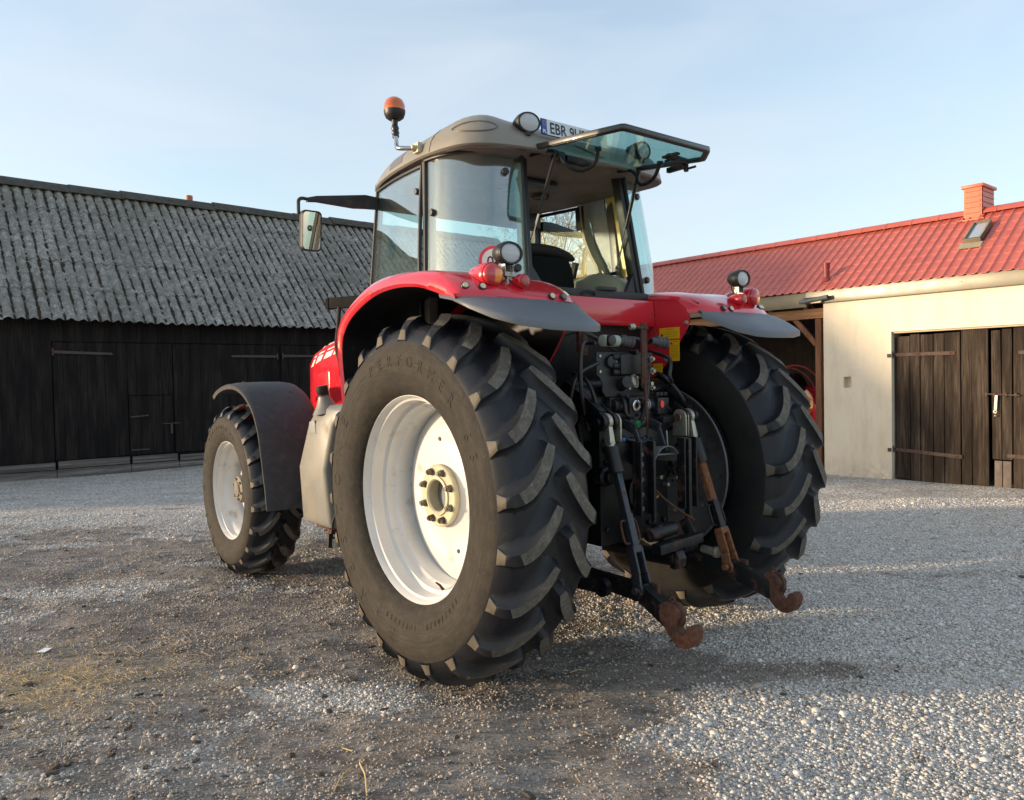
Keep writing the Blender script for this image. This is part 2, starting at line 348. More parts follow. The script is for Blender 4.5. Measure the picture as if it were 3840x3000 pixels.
# ------------------------------------------------------------------ ground
def gravel(x,y):
    """1 = loose pale gravel, 0 = packed mud"""
    n=noise.fractal(Vector((x*.42,y*1.15,0)),1.0,2.0,5)
    n2=noise.fractal(Vector((x*1.6+7,y*3.6,3)),1.0,2.0,3)
    g=.45+.50*n+.34*n2
    g+=.65*smooth(-.1,1.5,x-.06*(y-3))           # the right of the yard
    g+=.55*smooth(6.3,8.0,y+.25*x)              # far strip in front of the barn
    g-=.22*smooth(.4,-1.5,x)*smooth(8,5,y)
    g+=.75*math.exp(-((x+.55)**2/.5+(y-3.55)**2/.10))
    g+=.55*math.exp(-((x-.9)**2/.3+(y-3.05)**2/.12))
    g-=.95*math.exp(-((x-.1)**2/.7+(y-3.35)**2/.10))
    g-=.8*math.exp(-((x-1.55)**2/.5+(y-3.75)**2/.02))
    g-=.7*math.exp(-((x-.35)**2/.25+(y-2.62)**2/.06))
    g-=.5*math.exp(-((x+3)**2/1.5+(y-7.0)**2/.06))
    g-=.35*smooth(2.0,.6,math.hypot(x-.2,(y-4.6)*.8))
    f=noise.fractal(Vector((x*6,y*8,11)),1.0,2.1,3)
    g+=.30*f
    return max(0,min(1,g))
def straw_patch(x,y): return 1.25*math.exp(-(((x+2.35)/.55)**2+((y-3.75)/.36)**2))*(.5+.9*noise.noise(Vector((x*3,y*4,9))))
def gz(x,y):
    z=.026*smooth(9,6,math.hypot(x-0,y-5))
    z+=.020*noise.fractal(Vector((x*.8,y*.8,1)),1,2,3)
    z+=.010*noise.fractal(Vector((x*4,y*4,5)),1,2,3)*(1-gravel(x,y))*1.4
    z+=.006*noise.noise(Vector((x*11,y*15,2)))*(1.4-gravel(x,y))
    z*=smooth(40,15,math.hypot(x,y-6))
    z-=.02*smooth(9.8,11.5,y)
    return z
xs=[-400,-200,-100,-60,-40,-30,-24,-18,-14,-11]+[ -9+i*.07 for i in range(int(18/.07)+1)]+[11,14,18,24,30,40,60,100,200,400]
ys=[-300,-100,-40,-15,-5,-1,0]+[1+i*.06 for i in range(int(9/.06))]+[10+i*.2 for i in range(30)]+[16,18,22,28,36,50,80,150,300,600]
vs=[];ga=[];sa=[]
for yy in ys:
    for xx in xs:
        near=-9.1<xx<9.1 and .9<yy<16
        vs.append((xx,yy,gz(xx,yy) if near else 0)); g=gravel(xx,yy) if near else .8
        ga.append(g);sa.append(max(0,straw_patch(xx,yy)) if near else 0)
nx=len(xs);fs=[(j*nx+i,j*nx+i+1,(j+1)*nx+i+1,(j+1)*nx+i) for j in range(len(ys)-1) for i in range(nx-1)]
me=bpy.data.meshes.new('ground');me.from_pydata(vs,[],fs)
for nm,arr in(('gravel',ga),('strawy',sa)):
    a=me.attributes.new(nm,'FLOAT','POINT');a.data.foreach_set('value',arr)
me.polygons.foreach_set('use_smooth',[True]*len(me.polygons))
ground=bpy.data.objects.new('ground',me);COL.objects.link(ground);tag(ground,'gravel farm yard with packed mud and pale pebbles','ground',kind='structure')
t=NT('yard_gravel');v=t.coord()
def attr(nm):
    a=t.n('ShaderNodeAttribute');a.attribute_name=nm;return a.outputs['Fac']
G=attr('gravel');S=attr('strawy')
wv=t.mix(.5,v,v);wn=t.n('ShaderNodeVectorMath',operation='ADD');t.l(v,wn.inputs[0]);
nz=t.n('ShaderNodeTexNoise');nz.inputs['Scale'].default_value=30;t.l(v,nz.inputs['Vector']);sc=t.n('ShaderNodeVectorMath',operation='SCALE');sc.inputs['Scale'].default_value=.012;t.l(nz.outputs['Color'],sc.inputs[0]);t.l(sc.outputs[0],wn.inputs[1])
wv=wn.outputs[0]
peb=t.voro(wv,52,'F1');pcol=t.voro(wv,52,'F1','Color');peb2=t.voro(wv,95,'F1');pcol2=t.voro(wv,95,'F1','Color')
pr,pg,pb=t.sep(pcol);qr,qg,qb=t.sep(pcol2)
gcol=t.ramp(pr,[(0,(.36,.325,.28)),(.25,(.64,.60,.545)),(.6,(.84,.80,.74)),(1,(.97,.95,.90))])
gcol=t.mix(t.ramp(peb,[(.50,0),(.80,.60)]),gcol,(.16,.14,.12))
gcol=t.mix(t.math('MULTIPLY',t.ramp(pg,[(.8,0),(.82,1)]),.5),gcol,(.30,.22,.14))
mcol=t.ramp(t.noise(t.mapping(v,(.7,1.5,1)),7,10,.78),[(.32,(.15,.127,.108)),(.5,(.30,.262,.228)),(.70,(.48,.43,.385))])
mcol=t.mix(t.math('MULTIPLY',t.ramp(qr,[(.30,0),(.40,.9)]),t.ramp(peb2,[(.38,1),(.55,0)])),mcol,t.ramp(qg,[(0,(.09,.075,.062)),(.5,(.27,.235,.20)),(1,(.58,.53,.47))]))
mcol=t.mix(t.ramp(t.noise(t.mapping(v,(1,2.2,1)),2.1,7,.65),[(.50,0),(.66,.65)]),mcol,(.085,.068,.055))
damp=t.noise(v,1.1,4)
gm=t.math('ADD',G,t.math('MULTIPLY_ADD',t.noise(v,24,5,.7),.5,-.25))
gf=t.ramp(gm,[(.36,0),(.62,1)])
c=t.mix(gf,mcol,gcol)
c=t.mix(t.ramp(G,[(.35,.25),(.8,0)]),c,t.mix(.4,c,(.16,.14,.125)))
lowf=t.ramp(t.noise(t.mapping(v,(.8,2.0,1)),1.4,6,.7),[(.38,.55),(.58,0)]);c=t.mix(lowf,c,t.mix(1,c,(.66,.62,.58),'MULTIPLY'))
sn=t.noise(t.mapping(v,(60,14,1),rot=(0,0,.5)),1.5,5,.8)
c=t.mix(t.math('MULTIPLY',S,t.ramp(sn,[(.36,0),(.55,1)])),c,(.62,.45,.24))
h=t.math('ADD',t.math('MULTIPLY',t.math('SUBTRACT',.6,peb),t.math('MULTIPLY_ADD',gf,.9,.15)),t.math('MULTIPLY',t.noise(v,60,6,.75),.35))
h=t.math('ADD',h,t.math('MULTIPLY',t.noise(v,14,5,.7),.7))
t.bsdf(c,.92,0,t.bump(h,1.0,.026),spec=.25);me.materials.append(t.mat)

# loose pebbles : real stones on the near ground, one uncountable mass
rng=np.random.default_rng(3)
ico=[];phi=(1+5**.5)/2
for a in(-1,1):
    for b in(-phi,phi): ico+=[(0,a,b),(a,b,0),(b,0,a)]
ico=np.array(ico,float);ico/=np.linalg.norm(ico[0])
ifc=[]
for i in range(12):
    for j in range(i+1,12):
        for k in range(j+1,12):
            d=[np.linalg.norm(ico[p]-ico[q]) for p,q in((i,j),(j,k),(i,k))]
            if max(d)<1.1:
                nrm=np.cross(ico[j]-ico[i],ico[k]-ico[i]);ifc.append((i,j,k) if nrm@(ico[i]+ico[j]+ico[k])>0 else (i,k,j))
ifc=np.array(ifc)
P=[];N=520000
ax_=rng.uniform(-1,1,N);dy=2.0+ (rng.random(N)**1.15)*6.8
for k in range(N):
    y=dy[k];x=ax_[k]*(.72*y+.7)
    g=gravel(x,y)
    if rng.random()<(g**1.2)*.72+.52*(.30+.70*max(0,noise.noise(Vector((x*1.3,y*1.8,8)))+.5)) and rng.random()<min(1,(.72*y+.7)/4.5):
        P.append((x,y,gz(x,y),g))
P=np.array(P);n=len(P);print('pebbles',n)
s=rng.lognormal(math.log(.0056),.40,n);s=np.clip(s*.92,.0026,.0115)*np.where(P[:,3]<.40,.80,1)
s=np.where(rng.random(n)<.012,s*rng.uniform(1.6,2.6,n),s)
ang=rng.uniform(0,2*PI,n);ca,sa2=np.cos(ang),np.sin(ang)
el=rng.uniform(.7,1.0,n);fl=rng.uniform(.45,.8,n)
loc=ico[None]*np.stack([s,s*el,s*fl],1)[:,None,:]*rng.uniform(.8,1.15,(n,12,1))
vx=loc[:,:,0]*ca[:,None]-loc[:,:,1]*sa2[:,None]+P[:,0:1];vy=loc[:,:,0]*sa2[:,None]+loc[:,:,1]*ca[:,None]+P[:,1:2]
vz=loc[:,:,2]+P[:,2:3]+(s*fl*.35)[:,None]
V=np.stack([vx,vy,vz],2).reshape(-1,3);Fc=(ifc[None]+np.arange(n)[:,None,None]*12).reshape(-1,3)
me=bpy.data.meshes.new('loose_pebbles');me.vertices.add(len(V));me.vertices.foreach_set('co',V.ravel().astype(np.float32))
me.loops.add(Fc.size);me.loops.foreach_set('vertex_index',Fc.ravel().astype(np.int32))
me.polygons.add(len(Fc));me.polygons.foreach_set('loop_start',(np.arange(len(Fc))*3).astype(np.int32));me.polygons.foreach_set('loop_total',np.full(len(Fc),3,np.int32))
me.update(calc_edges=True);me.polygons.foreach_set('use_smooth',[True]*len(me.polygons))
tint=np.clip(rng.normal(.50,.22,n)-.24*(P[:,3]<.45)+.08*(P[:,3]>.8),.02,1);wm=rng.random(n)
a=me.attributes.new('tint','FLOAT','POINT');a.data.foreach_set('value',np.repeat(tint,12).astype(np.float32))
a=me.attributes.new('muddy','FLOAT','POINT');a.data.foreach_set('value',np.repeat(np.clip(1.15-P[:,3]*1.5+rng.normal(0,.15,n),0,1),12).astype(np.float32))
a=me.attributes.new('warm','FLOAT','POINT');a.data.foreach_set('value',np.repeat(wm,12).astype(np.float32))
t=NT('pebble');c=t.ramp(attr.__call__('tint') if False else (lambda a:(setattr(a,'attribute_name','tint'),a.outputs['Fac'])[1])(t.n('ShaderNodeAttribute')),[(0,(.18,.16,.14)),(.35,(.46,.43,.39)),(.65,(.76,.73,.68)),(1,(.95,.93,.89))])
wa=t.n('ShaderNodeAttribute');wa.attribute_name='warm'
c=t.mix(t.ramp(wa.outputs['Fac'],[(.75,0),(.95,.7)]),c,t.mix(.5,c,(.42,.28,.17)))
ma=t.n('ShaderNodeAttribute');ma.attribute_name='muddy'
c=t.mix(t.math('MULTIPLY',ma.outputs['Fac'],.75),c,t.mix(1,c,(.84,.72,.62),'MULTIPLY'))
c=t.mix(.35,c,t.ramp(t.noise(t.coord(),120,4),[(.3,(.13,.115,.10)),(.7,(.55,.52,.48))]))
t.bsdf(c,.85,0,spec=.3);me.materials.append(t.mat)
o=bpy.data.objects.new('loose_pebbles',me);COL.objects.link(o);tag(o,'small pale rounded stones strewn over the yard','pebbles',kind='stuff')
# dark earth clods pressed up by the tyres
m=MB();rc=random.Random(21)
for k in range(2600):
    y=2.2+rc.random()**1.3*6;x=rc.uniform(-1,1)*(.72*y+.6)
    w=.30*smooth(.2,-1.6,x)+.06+.5*math.exp(-((x+1.7)**2/1.0+(y-2.9)**2/.25))+.35*math.exp(-((x-1.5)**2/.8+(y-3.75)**2/.03))
    if rc.random()>w*(.4+1.2*max(0,noise.noise(Vector((x*2,y*3,4)))+.35)): continue
    r_=rc.uniform(.004,.016)*(1 if rc.random()<.85 else 1.5);a=rc.uniform(0,2*PI);z=gz(x,y)+r_*.15;vs=[]
    for v in ico:
        f=rc.uniform(.6,1.35);X_=v[0]*r_*1.5*f;Y_=v[1]*r_*f;vs.append((x+X_*cos(a)-Y_*sin(a),y+X_*sin(a)+Y_*cos(a),z+v[2]*r_*.55*f))
    m.add(vs,[tuple(f) for f in ifc])
tag(m.build('earth_clods',M_simple('clod',(.075,.058,.045),.95,var=.5,nscale=25,bump=1,bscale=80),fixn=False),'dark crumbs of earth scattered over the packed mud','earth clods',kind='stuff')
# straw litter
m=MB()
for k in range(1500):
    x=random.gauss(-2.4,.5);y=random.gauss(3.75,.36)
    if y<2.4: continue
    L=random.uniform(.015,.06);a=random.uniform(0,PI);z=gz(x,y)+.006
    m.tube([(x,y,z),(x+L*cos(a),y+L*sin(a),z+random.uniform(0,.008))],.0011,0,4)
for k in range(260):
    y=random.uniform(2.4,7.5);x=random.uniform(-1,1)*(.7*y);L=random.uniform(.01,.045);a=random.uniform(0,PI);z=gz(x,y)+.009
    m.tube([(x,y,z),(x+L*cos(a),y+L*sin(a),z+.004)],.001,0,4)
tag(m.build('straw_litter',MAT['straw'],fixn=False),'scattered short bits of straw on the mud','straw',kind='stuff')
def stalk(pts,r,label):
    m=MB();p3=[(x,y,gz(x,y)+zz) for x,y,zz in pts];m.tube(curve_pts(p3,8),r,0,6);return tag(m.build('straw_stalk',MAT['straw']),label,'straw stalk','straw stalks lying on the yard')
stalk([(-.66,2.70,.006),(-.655,2.80,.012),(-.635,2.86,.008)],.0022,'thin straight straw stalk at the lower edge of the photo, left of the forked one')
s1=stalk([(-.54,2.68,.006),(-.565,2.78,.02),(-.60,2.86,.03),(-.585,2.93,.022)],.0032,'bent thick straw stalk with a ragged ear at the lower edge of the photo')
stalk([(-.70,3.02,.008),(-.655,2.995,.01)],.0028,'short pale straw stub on the mud above the bent stalk')
stalk([(-1.21,3.63,.008),(-1.15,3.58,.012)],.0022,'straw stalk on the mud left of the big rear wheel')
stalk([(.26,3.745,.01),(.30,3.76,.016),(.335,3.775,.01)],.0022,'curved straw stalk on the dark gravel between rear wheel and lower link hook')
stalk([(.80,3.12,.012),(.83,3.08,.014)],.002,'yellow straw stalk lying on the white gravel at the bottom of the photo')
m=MB();p=[(-2.66,4.22),(-2.60,4.20),(-2.585,4.245),(-2.64,4.265)]
z=gz(-2.62,4.23);m.add([(p[0][0],p[0][1],z+.006),(p[1][0],p[1][1],z+.012),(p[2][0],p[2][1],z+.02),(p[3][0],p[3][1],z+.014)],[(0,1,2,3)])
tag(m.build('paper_scrap',MAT['paper'],solid=.0012),'small white paper scrap lying on the mud at the left','paper scrap')
# ------------------------------------------------------------------ dark barn
barn=empty('barn',(-5.912,14.425,0),math.atan2(.63455632,.77287662))
tag(barn,'long black timber barn with mossy corrugated cement roof on the left','barn')
BX0,BX1=-8.9,9.3
def boards(m,x0,x1,z0,z1,y,wmin=.14,wmax=.22,th=.024,gap=.004,jit=.004,zj=.0,mi=0):
    x=x0
    while x<x1-.02:
        w=min(random.uniform(wmin,wmax),x1-x)
        if x1-(x+w)<.06: w=x1-x
        j=random.uniform(-jit,jit)
        m.box(x+gap/2,x+w-gap/2,y+j,y+j+th,z0+random.uniform(-zj,zj),z1+random.uniform(-zj,zj),mi)
        x+=w
m=MB()
boards(m,BX0,-2.345,.10,2.75,0);boards(m,-2.37,1.62,2.28,2.75,-.002);boards(m,3.62,BX1,.10,2.75,0);boards(m,1.60,3.62,2.28,2.75,-.002)
m.box(BX0,BX1,.03,.12,-.1,2.8)                                  # inner skin
D=5.6
for x in (BX0,BX1-.05):                                         # gable ends
    m.add([(x,.12,-.1),(x,D,-.1),(x,D,2.8),(x,D/2,5.45),(x,.12,2.8),(x+.05,.12,-.1),(x+.05,D,-.1),(x+.05,D,2.8),(x+.05,D/2,5.45),(x+.05,.12,2.8)],[(0,1,2,3,4),(9,8,7,6,5),(0,5,6,1),(1,6,7,2),(2,7,8,3),(3,8,9,4),(4,9,5,0)])
m.box(BX0,BX1,D-.06,D,-.1,2.8)
m.build('wall',MAT['barn_board'],barn,fixn=False)
def leaf(name,x0,x1,z0,z1,y=-.012,label=None,par=barn,mat='barn_board'):
    m=MB();boards(m,x0,x1,z0,z1,y,.13,.20,.03,.005,.003,.006);o=m.build(name,MAT[mat],par,fixn=False)
    if label:o['label']=label
    return o
l1=leaf('door',-2.33,-1.19,.27,2.26);l1b=leaf('door_board_panel',-1.185,-.425,1.335,2.26)
l2=leaf('door',-.405,1.585,.27,2.26);l3=leaf('door',1.655,3.6,.27,2.26)
wk=leaf('wicket_door',-1.175,-.43,.27,1.32)
def strap(x0,x1,z,par,y=-.03,tilt=0,mat='iron_pale',w=.05,pin=0,name='hinge_strap'):
    m=MB();m.add([(x0,y,z-w/2),(x1,y,z-w/2*.8+tilt),(x1,y,z+w/2*.8+tilt),(x0,y,z+w/2),(x0,y-.008,z-w/2),(x1,y-.008,z-w/2*.8+tilt),(x1,y-.008,z+w/2*.8+tilt),(x0,y-.008,z+w/2)],[(0,1,2,3),(7,6,5,4),(0,4,5,1),(1,5,6,2),(2,6,7,3),(3,7,4,0)])
    for t in(.12,.5,.9): m.cyl((lerp(x0,x1,t),y-.008,z+tilt*t),(lerp(x0,x1,t),y-.016,z+tilt*t),.012,0,8)
    if pin: m.cyl((x0,y-.012,z-.06),(x0,y-.012,z+.06),.016,0,10); m.tube([(x0,y-.012,z+.06),(x0,y+.0,z-.22)],[.012,.006],0,6) if pin==2 else None
    return m.build(name,MAT[mat],par,fixn=True)
strap(-2.33,-1.42,2.10,l1,-.035,-.03,pin=1);strap(1.57,.66,2.04,l2,-.035,pin=1);strap(1.68,2.6,2.05,l3,-.035,pin=1)
strap(-1.16,-.86,.95,wk,-.035,.02,w=.025);strap(-1.16,-.86,.36,wk,-.035,.0,w=.025)
m=MB();m.box(-.62,-.33,-.045,-.035,.80,.815);m.box(-.49,-.455,-.045,-.035,.62,.79);m.cyl((-.47,-.05,.665),(-.47,-.06,.665),.012,0,8);m.build('latch',MAT['iron_pale'],wk)
for x0,x1,z1 in((-8.85,-7.2,.22),(-7.15,-4.9,.23),(-4.89,-3.335,.22),(-3.325,-2.335,.24),(-2.325,-1.185,.255),(-1.175,-.375,.25),(-.365,1.62,.22),(1.63,5.2,.22),(5.25,9.2,.22)):
    m=MB();m.box(x0,x1,-.085,-.05,-.05,z1*.46);m.box(x0+.02,x1-.015,-.072,-.048,z1*.51,z1);m.build('kick_board',MAT['weathered_board'],barn,bevel=.004)
# roof
EY,EZ,RY,RZ=-.30,2.61,D/2,5.56
sl=Vector((0,RY-EY,RZ-EZ));SL=sl.length;sd=sl/SL;nm_=Vector((0,-sd.z,sd.y))
def corr(side):
    m=MB();period=.177;ns=10;nxs=int((BX1+.2-(BX0-.2))/period*ns);nrow=5;rl=SL/nrow
    jit={}
    for r in range(nrow):
        s0=r*rl-.03 if r else 0;s1=(r+1)*rl+.05 if r<nrow-1 else SL
        rows=[]
        for q in range(5):
            s_=lerp(s0,s1,q/4);row=[]
            for i in range(nxs+1):
                x=BX0-.2+i*period/ns;sh=int((x+20+r*.4)/1.06);
                if (r,sh) not in jit: jit[(r,sh)]=(random.uniform(-.02,.02),random.uniform(-.004,.006))
                j,jz=jit[(r,sh)]
                ss=s_+(j if 0<q<4 else j*(1 if q==0 else 0)); hh=.026*sin(2*PI*x/period)+lerp(.015,.002,q/4)+jz
                if q==0: ss+=.012*noise.noise(Vector((x*9,r*3,1)))
                sag=-.035*(1-((x+1)/9)**2)*max(0,1-((x+1)/9)**2>0)*smooth(0,SL,ss)
                p=Vector((x,EY,EZ))+sd*ss+nm_*hh;p.z+=sag-.02*noise.noise(Vector((x*.35,0,4)))
                if side<0: p=Vector((p.x,D-p.y,p.z))
                row.append(p)
            rows.append(row)
        m.grid(rows)
    return m
roof=corr(1).build('roof',MAT['corrugated_cement'],barn,solid=.007,ang=60)
corr(-1).build('roof',MAT['corrugated_cement'],barn,solid=.007,ang=60)
m=MB();xx=BX0-.2
while xx<BX1+.1:
    w=min(.95,BX1+.2-xx);zj=random.uniform(-.008,.012)-.035*max(0,1-((xx+1)/9)**2)
    prof=[(-.24,-.17),(-.14,-.06),(-.06,.0),(0,.03),(.06,.0),(.14,-.06),(.24,-.17)]
    rows=[[(x_,RY+a,RZ+b+.035+zj+e) for a,b in prof] for x_,e in((xx-.03,.012),(xx+w,0))];m.grid(rows);xx+=w
m.build('ridge_cap',M_simple('ridge_mat',(.06,.055,.045),.95,var=.4,nscale=9,bump=1,bscale=40),roof,solid=.012)
# cushions of moss in the troughs
m=MB();rnd=random.Random(5)
for k in range(2600):
    i=rnd.randint(int(-4.6/.177),int(8/.177));s_=rnd.uniform(.05,SL-.1)
    if noise.noise(Vector((i*.177*.5,s_*.6,3)))+rnd.uniform(-.45,.45)<-.05: continue
    x=(i+.75)*.177+rnd.uniform(-.018,.018);L=rnd.uniform(.02,.085)
    sag=-.035*max(0,1-((x+1)/9)**2)*smooth(0,SL,s_)
    p=Vector((x,EY,EZ+sag-.02*noise.noise(Vector((x*.35,0,4)))))+sd*s_+nm_*(-.010)
    rr=rnd.uniform(.016,.034);vs=[]
    for v in ico: 
        f=rnd.uniform(.75,1.2);vs.append(p+Vector((1,0,0))*v[0]*rr*f+sd*v[1]*L*f+nm_*v[2]*rr*.8*f)
    m.add(vs,[tuple(f) for f in ifc])
m.build('roof_moss',MAT['moss'],roof,fixn=False,ang=180)
m=MB();m.cyl((.95,RY+.4,5.0),(.95,RY+.4,5.78),.075,0,16);m.build('vent_pipe',M_simple('clay_pipe',(.42,.13,.06),.6),barn)

# ------------------------------------------------------------------ garage
gar=empty('garage',(4.625,11.391,0),math.atan2(.77323864,-.63411514))
tag(gar,'cream rendered garage with red tile roof, plank gates and open timber bay on the right','garage')
m=MB()
def wallbox(x0,x1,z0,z1): m.box(x0,x1,-.30,0,z0,z1)
# wall with niche and gate opening
nx0,nx1,nz0,nz1=-.415,-.30,1.275,1.435
wallbox(-7,-3.42,-.2,2.62);wallbox(-3.42,-.985,2.045,2.62)
wallbox(-.985,nx0,-.2,2.62);wallbox(nx1,0,-.2,2.62);wallbox(nx0,nx1,-.2,nz0);wallbox(nx0,nx1,nz1,2.62);m.box(nx0,nx1,-.30,-.10,nz0,nz1)
m.box(-.30,0,-2.55,-.302,-.2,2.9);m.box(-7,8.65,-2.75,-2.55,-.2,2.75);m.box(-7,-6.8,-2.55,-.3,-.2,2.75)
m.build('wall',MAT['cream_render'],gar,fixn=True)
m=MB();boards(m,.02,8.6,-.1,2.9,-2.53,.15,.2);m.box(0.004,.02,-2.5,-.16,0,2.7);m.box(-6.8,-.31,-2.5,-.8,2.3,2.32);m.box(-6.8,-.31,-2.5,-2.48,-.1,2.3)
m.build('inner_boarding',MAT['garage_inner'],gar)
# gates
def gate(x0,x1,par,seed,lab,gaps):
    rnd=random.Random(seed);m=MB();x=x1
    ws=gaps
    for k,(w,top,bot,tilt) in enumerate(ws):
        a,b=x-w+.006,x-.004
        n=9;rows=[]
        col=[]
        yy=-.065+rnd.uniform(-.007,.007)
        for i in range(n+1):
            z=lerp(bot,top,i/n);wob=.003*noise.noise(Vector((x*9,z*3,seed)))
            t_=tilt*i/n
            wv=.008*noise.noise(Vector((x*5,z*1.3,seed+2)))
            col.append([(a+t_+wob,yy+wv,z),(b+t_-wob,yy+wv*.6,z),(b+t_-wob,yy-.028,z),(a+t_+wob,yy-.028,z)])
        m.grid(col,closed=True);bb=len(m.v)
        m.f.append((bb-4,bb-3,bb-2,bb-1));m.m.append(0);q=bb-4*(n+1);m.f.append((q,q+3,q+2,q+1));m.m.append(0)
        x-=w
    o=m.build('gate_leaf',MAT['door_plank'],par,ang=30,bevel=.003,bseg=1);o['label']=lab;return o
g1=gate(-2.2,-1.0,gar,3,'left plank gate leaf with two straps',[(.205,1.975,.02,0),(.135,1.995,-.01,.004),(.165,1.985,.0,.002),(.14,1.99,-.02,-.002),(.20,1.995,-.01,.004),(.13,2.02,-.01,.0),(.20,2.03,.01,.010)])
g2=gate(-3.4,-2.205,gar,8,'right plank gate leaf with bolt and patched lower boards',[(.115,1.99,.36,.014),(.12,2.0,.36,.006),(.19,2.01,-.02,.0),(.19,2.0,0,0),(.19,2.02,0,0),(.2,2.0,.01,0),(.19,2.0,.01,0)])
m=MB()
for x0,x1 in((-2.325,-2.24),(-2.425,-2.335)): m.box(x0,x1,-.075,-.045,-.01,.345)
m.build('patch_board',M_simple('patch',(.13,.105,.085),.85,var=.25,nscale=12,bump=.5),g2,bevel=.003)
def gstrap(x0,x1,z,par,tilt=0,pin=True):
    y=-.055;m=MB();m.bar((x0,y,z),(x1,y,z+tilt),.008,.046)
    for t in(.1,.42,.92): m.cyl((lerp(x0,x1,t),y+.003,z+tilt*t),(lerp(x0,x1,t),y+.013,z+tilt*t),.010,0,8)
    if pin: m.cyl((x0,y+.02,z-.045),(x0,y+.02,z+.05),.018,0,12);m.cbox((x0+.02,-.02,z-.01),(.05,.06,.05))
    m.build('hinge_strap',MAT['iron_hinge'],par)
gstrap(-.975,-1.78,1.725,g1,0.0);gstrap(-.975,-1.86,.42,g1,-.055);gstrap(-3.4,-2.5,1.70,g2);gstrap(-3.4,-2.38,.41,g2)
m=MB();m.cyl((-2.11,-.04,1.19),(-2.52,-.035,1.17),.009,0,8)
for x in(-2.15,-2.24,-2.37,-2.48): m.cbox((x,-.045,1.18),(.02,.03,.04))
m.build('bolt',MAT['iron_hinge'],g2)
m=MB();m.bar((-2.265,-.035,1.17),(-2.255,-.03,.99),.03,.006,up=(0,1,0));m.lathe([(.022,-.003),(.022,.003),(.012,.003),(.012,-.003)],(-2.253,-.03,.965),(0,1,0),0,16,closed=True);m.cyl((-2.255,-.03,.925),(-2.255,-.03,.905),.012,0,8)
m.build('hasp',MAT['zinc'],g2)
m=MB();m.box(-3.42,-.99,-.16,-.03,2.022,2.044);m.build('lintel_strip',M_simple('lint',(.5,.42,.30),.8,var=.1),gar)
# open bay timbers
for x in(.115,3.1,5.9,8.5):
    m=MB();m.box(x-.045,x+.045,-.16,-.05,-.1,2.31);m.build('post',MAT['timber'],gar,bevel=.004)
m=MB();m.box(.02,8.62,-.17,-.04,2.315,2.46);m.build('beam',MAT['timber_lying'],gar,bevel=.004)
for x,s_ in((.16,1),(3.05,-1),(3.15,1)):
    m=MB();m.bar((x,-.105,1.92),(x+.36*s_,-.105,2.33),.06,.075);m.build('brace',MAT['timber'],gar,bevel=.004)
m=MB()
for i in range(15): x=.3+i*.6;m.bar((x,.0,2.50),(x,-1.25,3.55),.05,.12);m.bar((x,-2.7,2.55),(x,-1.3,3.55),.05,.12)
m.build('rafter',MAT['timber'],gar)
# fascia
m=MB();m.box(.24,8.7,.015,.045,2.485,2.70);m.build('fascia',MAT['fascia'],gar,bevel=.003)
m=MB();m.box(-7.1,.243,.02,.062,2.525,2.722)
for x in(-.2,-1.0,-1.9,-2.8): m.cyl((x,.062,2.63),(x,.066,2.63),.008,0,8)
m.build('fascia',MAT['fascia'],gar,bevel=.003)
m=MB();m.box(-7.1,8.7,-.31,.018,2.60,2.62);m.build('soffit',M_simple('soffit',(.08,.06,.045),.8),gar)
m=MB();m.tube([(.30,.13,2.555),(-.14,.13,2.60)],[.032,.032],0,10,cap=False);m.box(-.14,.26,.065,.16,2.605,2.612);m.build('gutter_end',MAT['gutter'],gar,solid=.004)
m=MB();m.cbox((.06,.10,2.545),(.16,.03,.03));m.build('gutter_bracket',M_simple('pale_br',(.7,.62,.42),.5),gar)
# tile roof
GE=Vector((0,.09,2.705));GR=Vector((0,-1.32,3.725))
gs=GR-GE;GL=gs.length;gd=gs/GL;gn=Vector((0,-gd.z,gd.y))*-1
if gn.z<0: gn=-gn
def tiles(back=False):
    m=MB();per=.135;ns=10;x0,x1=-7.2,8.75;nxs=int((x1-x0)/per*ns);nrow=8;rl=GL/nrow
    rows=[]
    for r in range(nrow):
        for q in(0,.03,.5,1):
            s_=(r+q)*rl; 
            row=[]
            for i in range(nxs+1):
                x=x0+i*per/ns;ph=(x/per)%1
                w=.5-.5*cos(2*PI*ph);w2=w**5;w=w**1.6
                hh=.018*w2+.004*w+(0 if q==0 else .0065*(1-q))
                ss=s_+(0 if r==0 else .018*w*(1 if q<.1 else 0)*-1)
                p=Vector((x,GE.y,GE.z))+gd*ss+gn*hh
                if back:p=Vector((p.x,2*GR.y-p.y,p.z))
                row.append(p)
            rows.append(row)
    m.grid(rows);return m
rf=tiles().build('roof',MAT['red_tile_sheet'],gar,ang=28,fixn=True);tiles(True).build('roof',MAT['red_tile_sheet'],gar,ang=28)
m=MB();x=-7.2
while x<8.7:
    prof=[(-.11,-.075),(-.085,-.035),(-.05,.0),(0,.018),(.05,.0),(.085,-.035),(.11,-.075)]
    m.grid([[(x+dx,GR.y+a*k,GR.z+.045+b*k) for a,b in prof] for dx,k in((0,1.10),(.03,1.10),(.035,1.0),(.40,1.0))]);x+=.38
m.build('ridge_cap',MAT['red_tile_sheet'],rf,solid=.004)
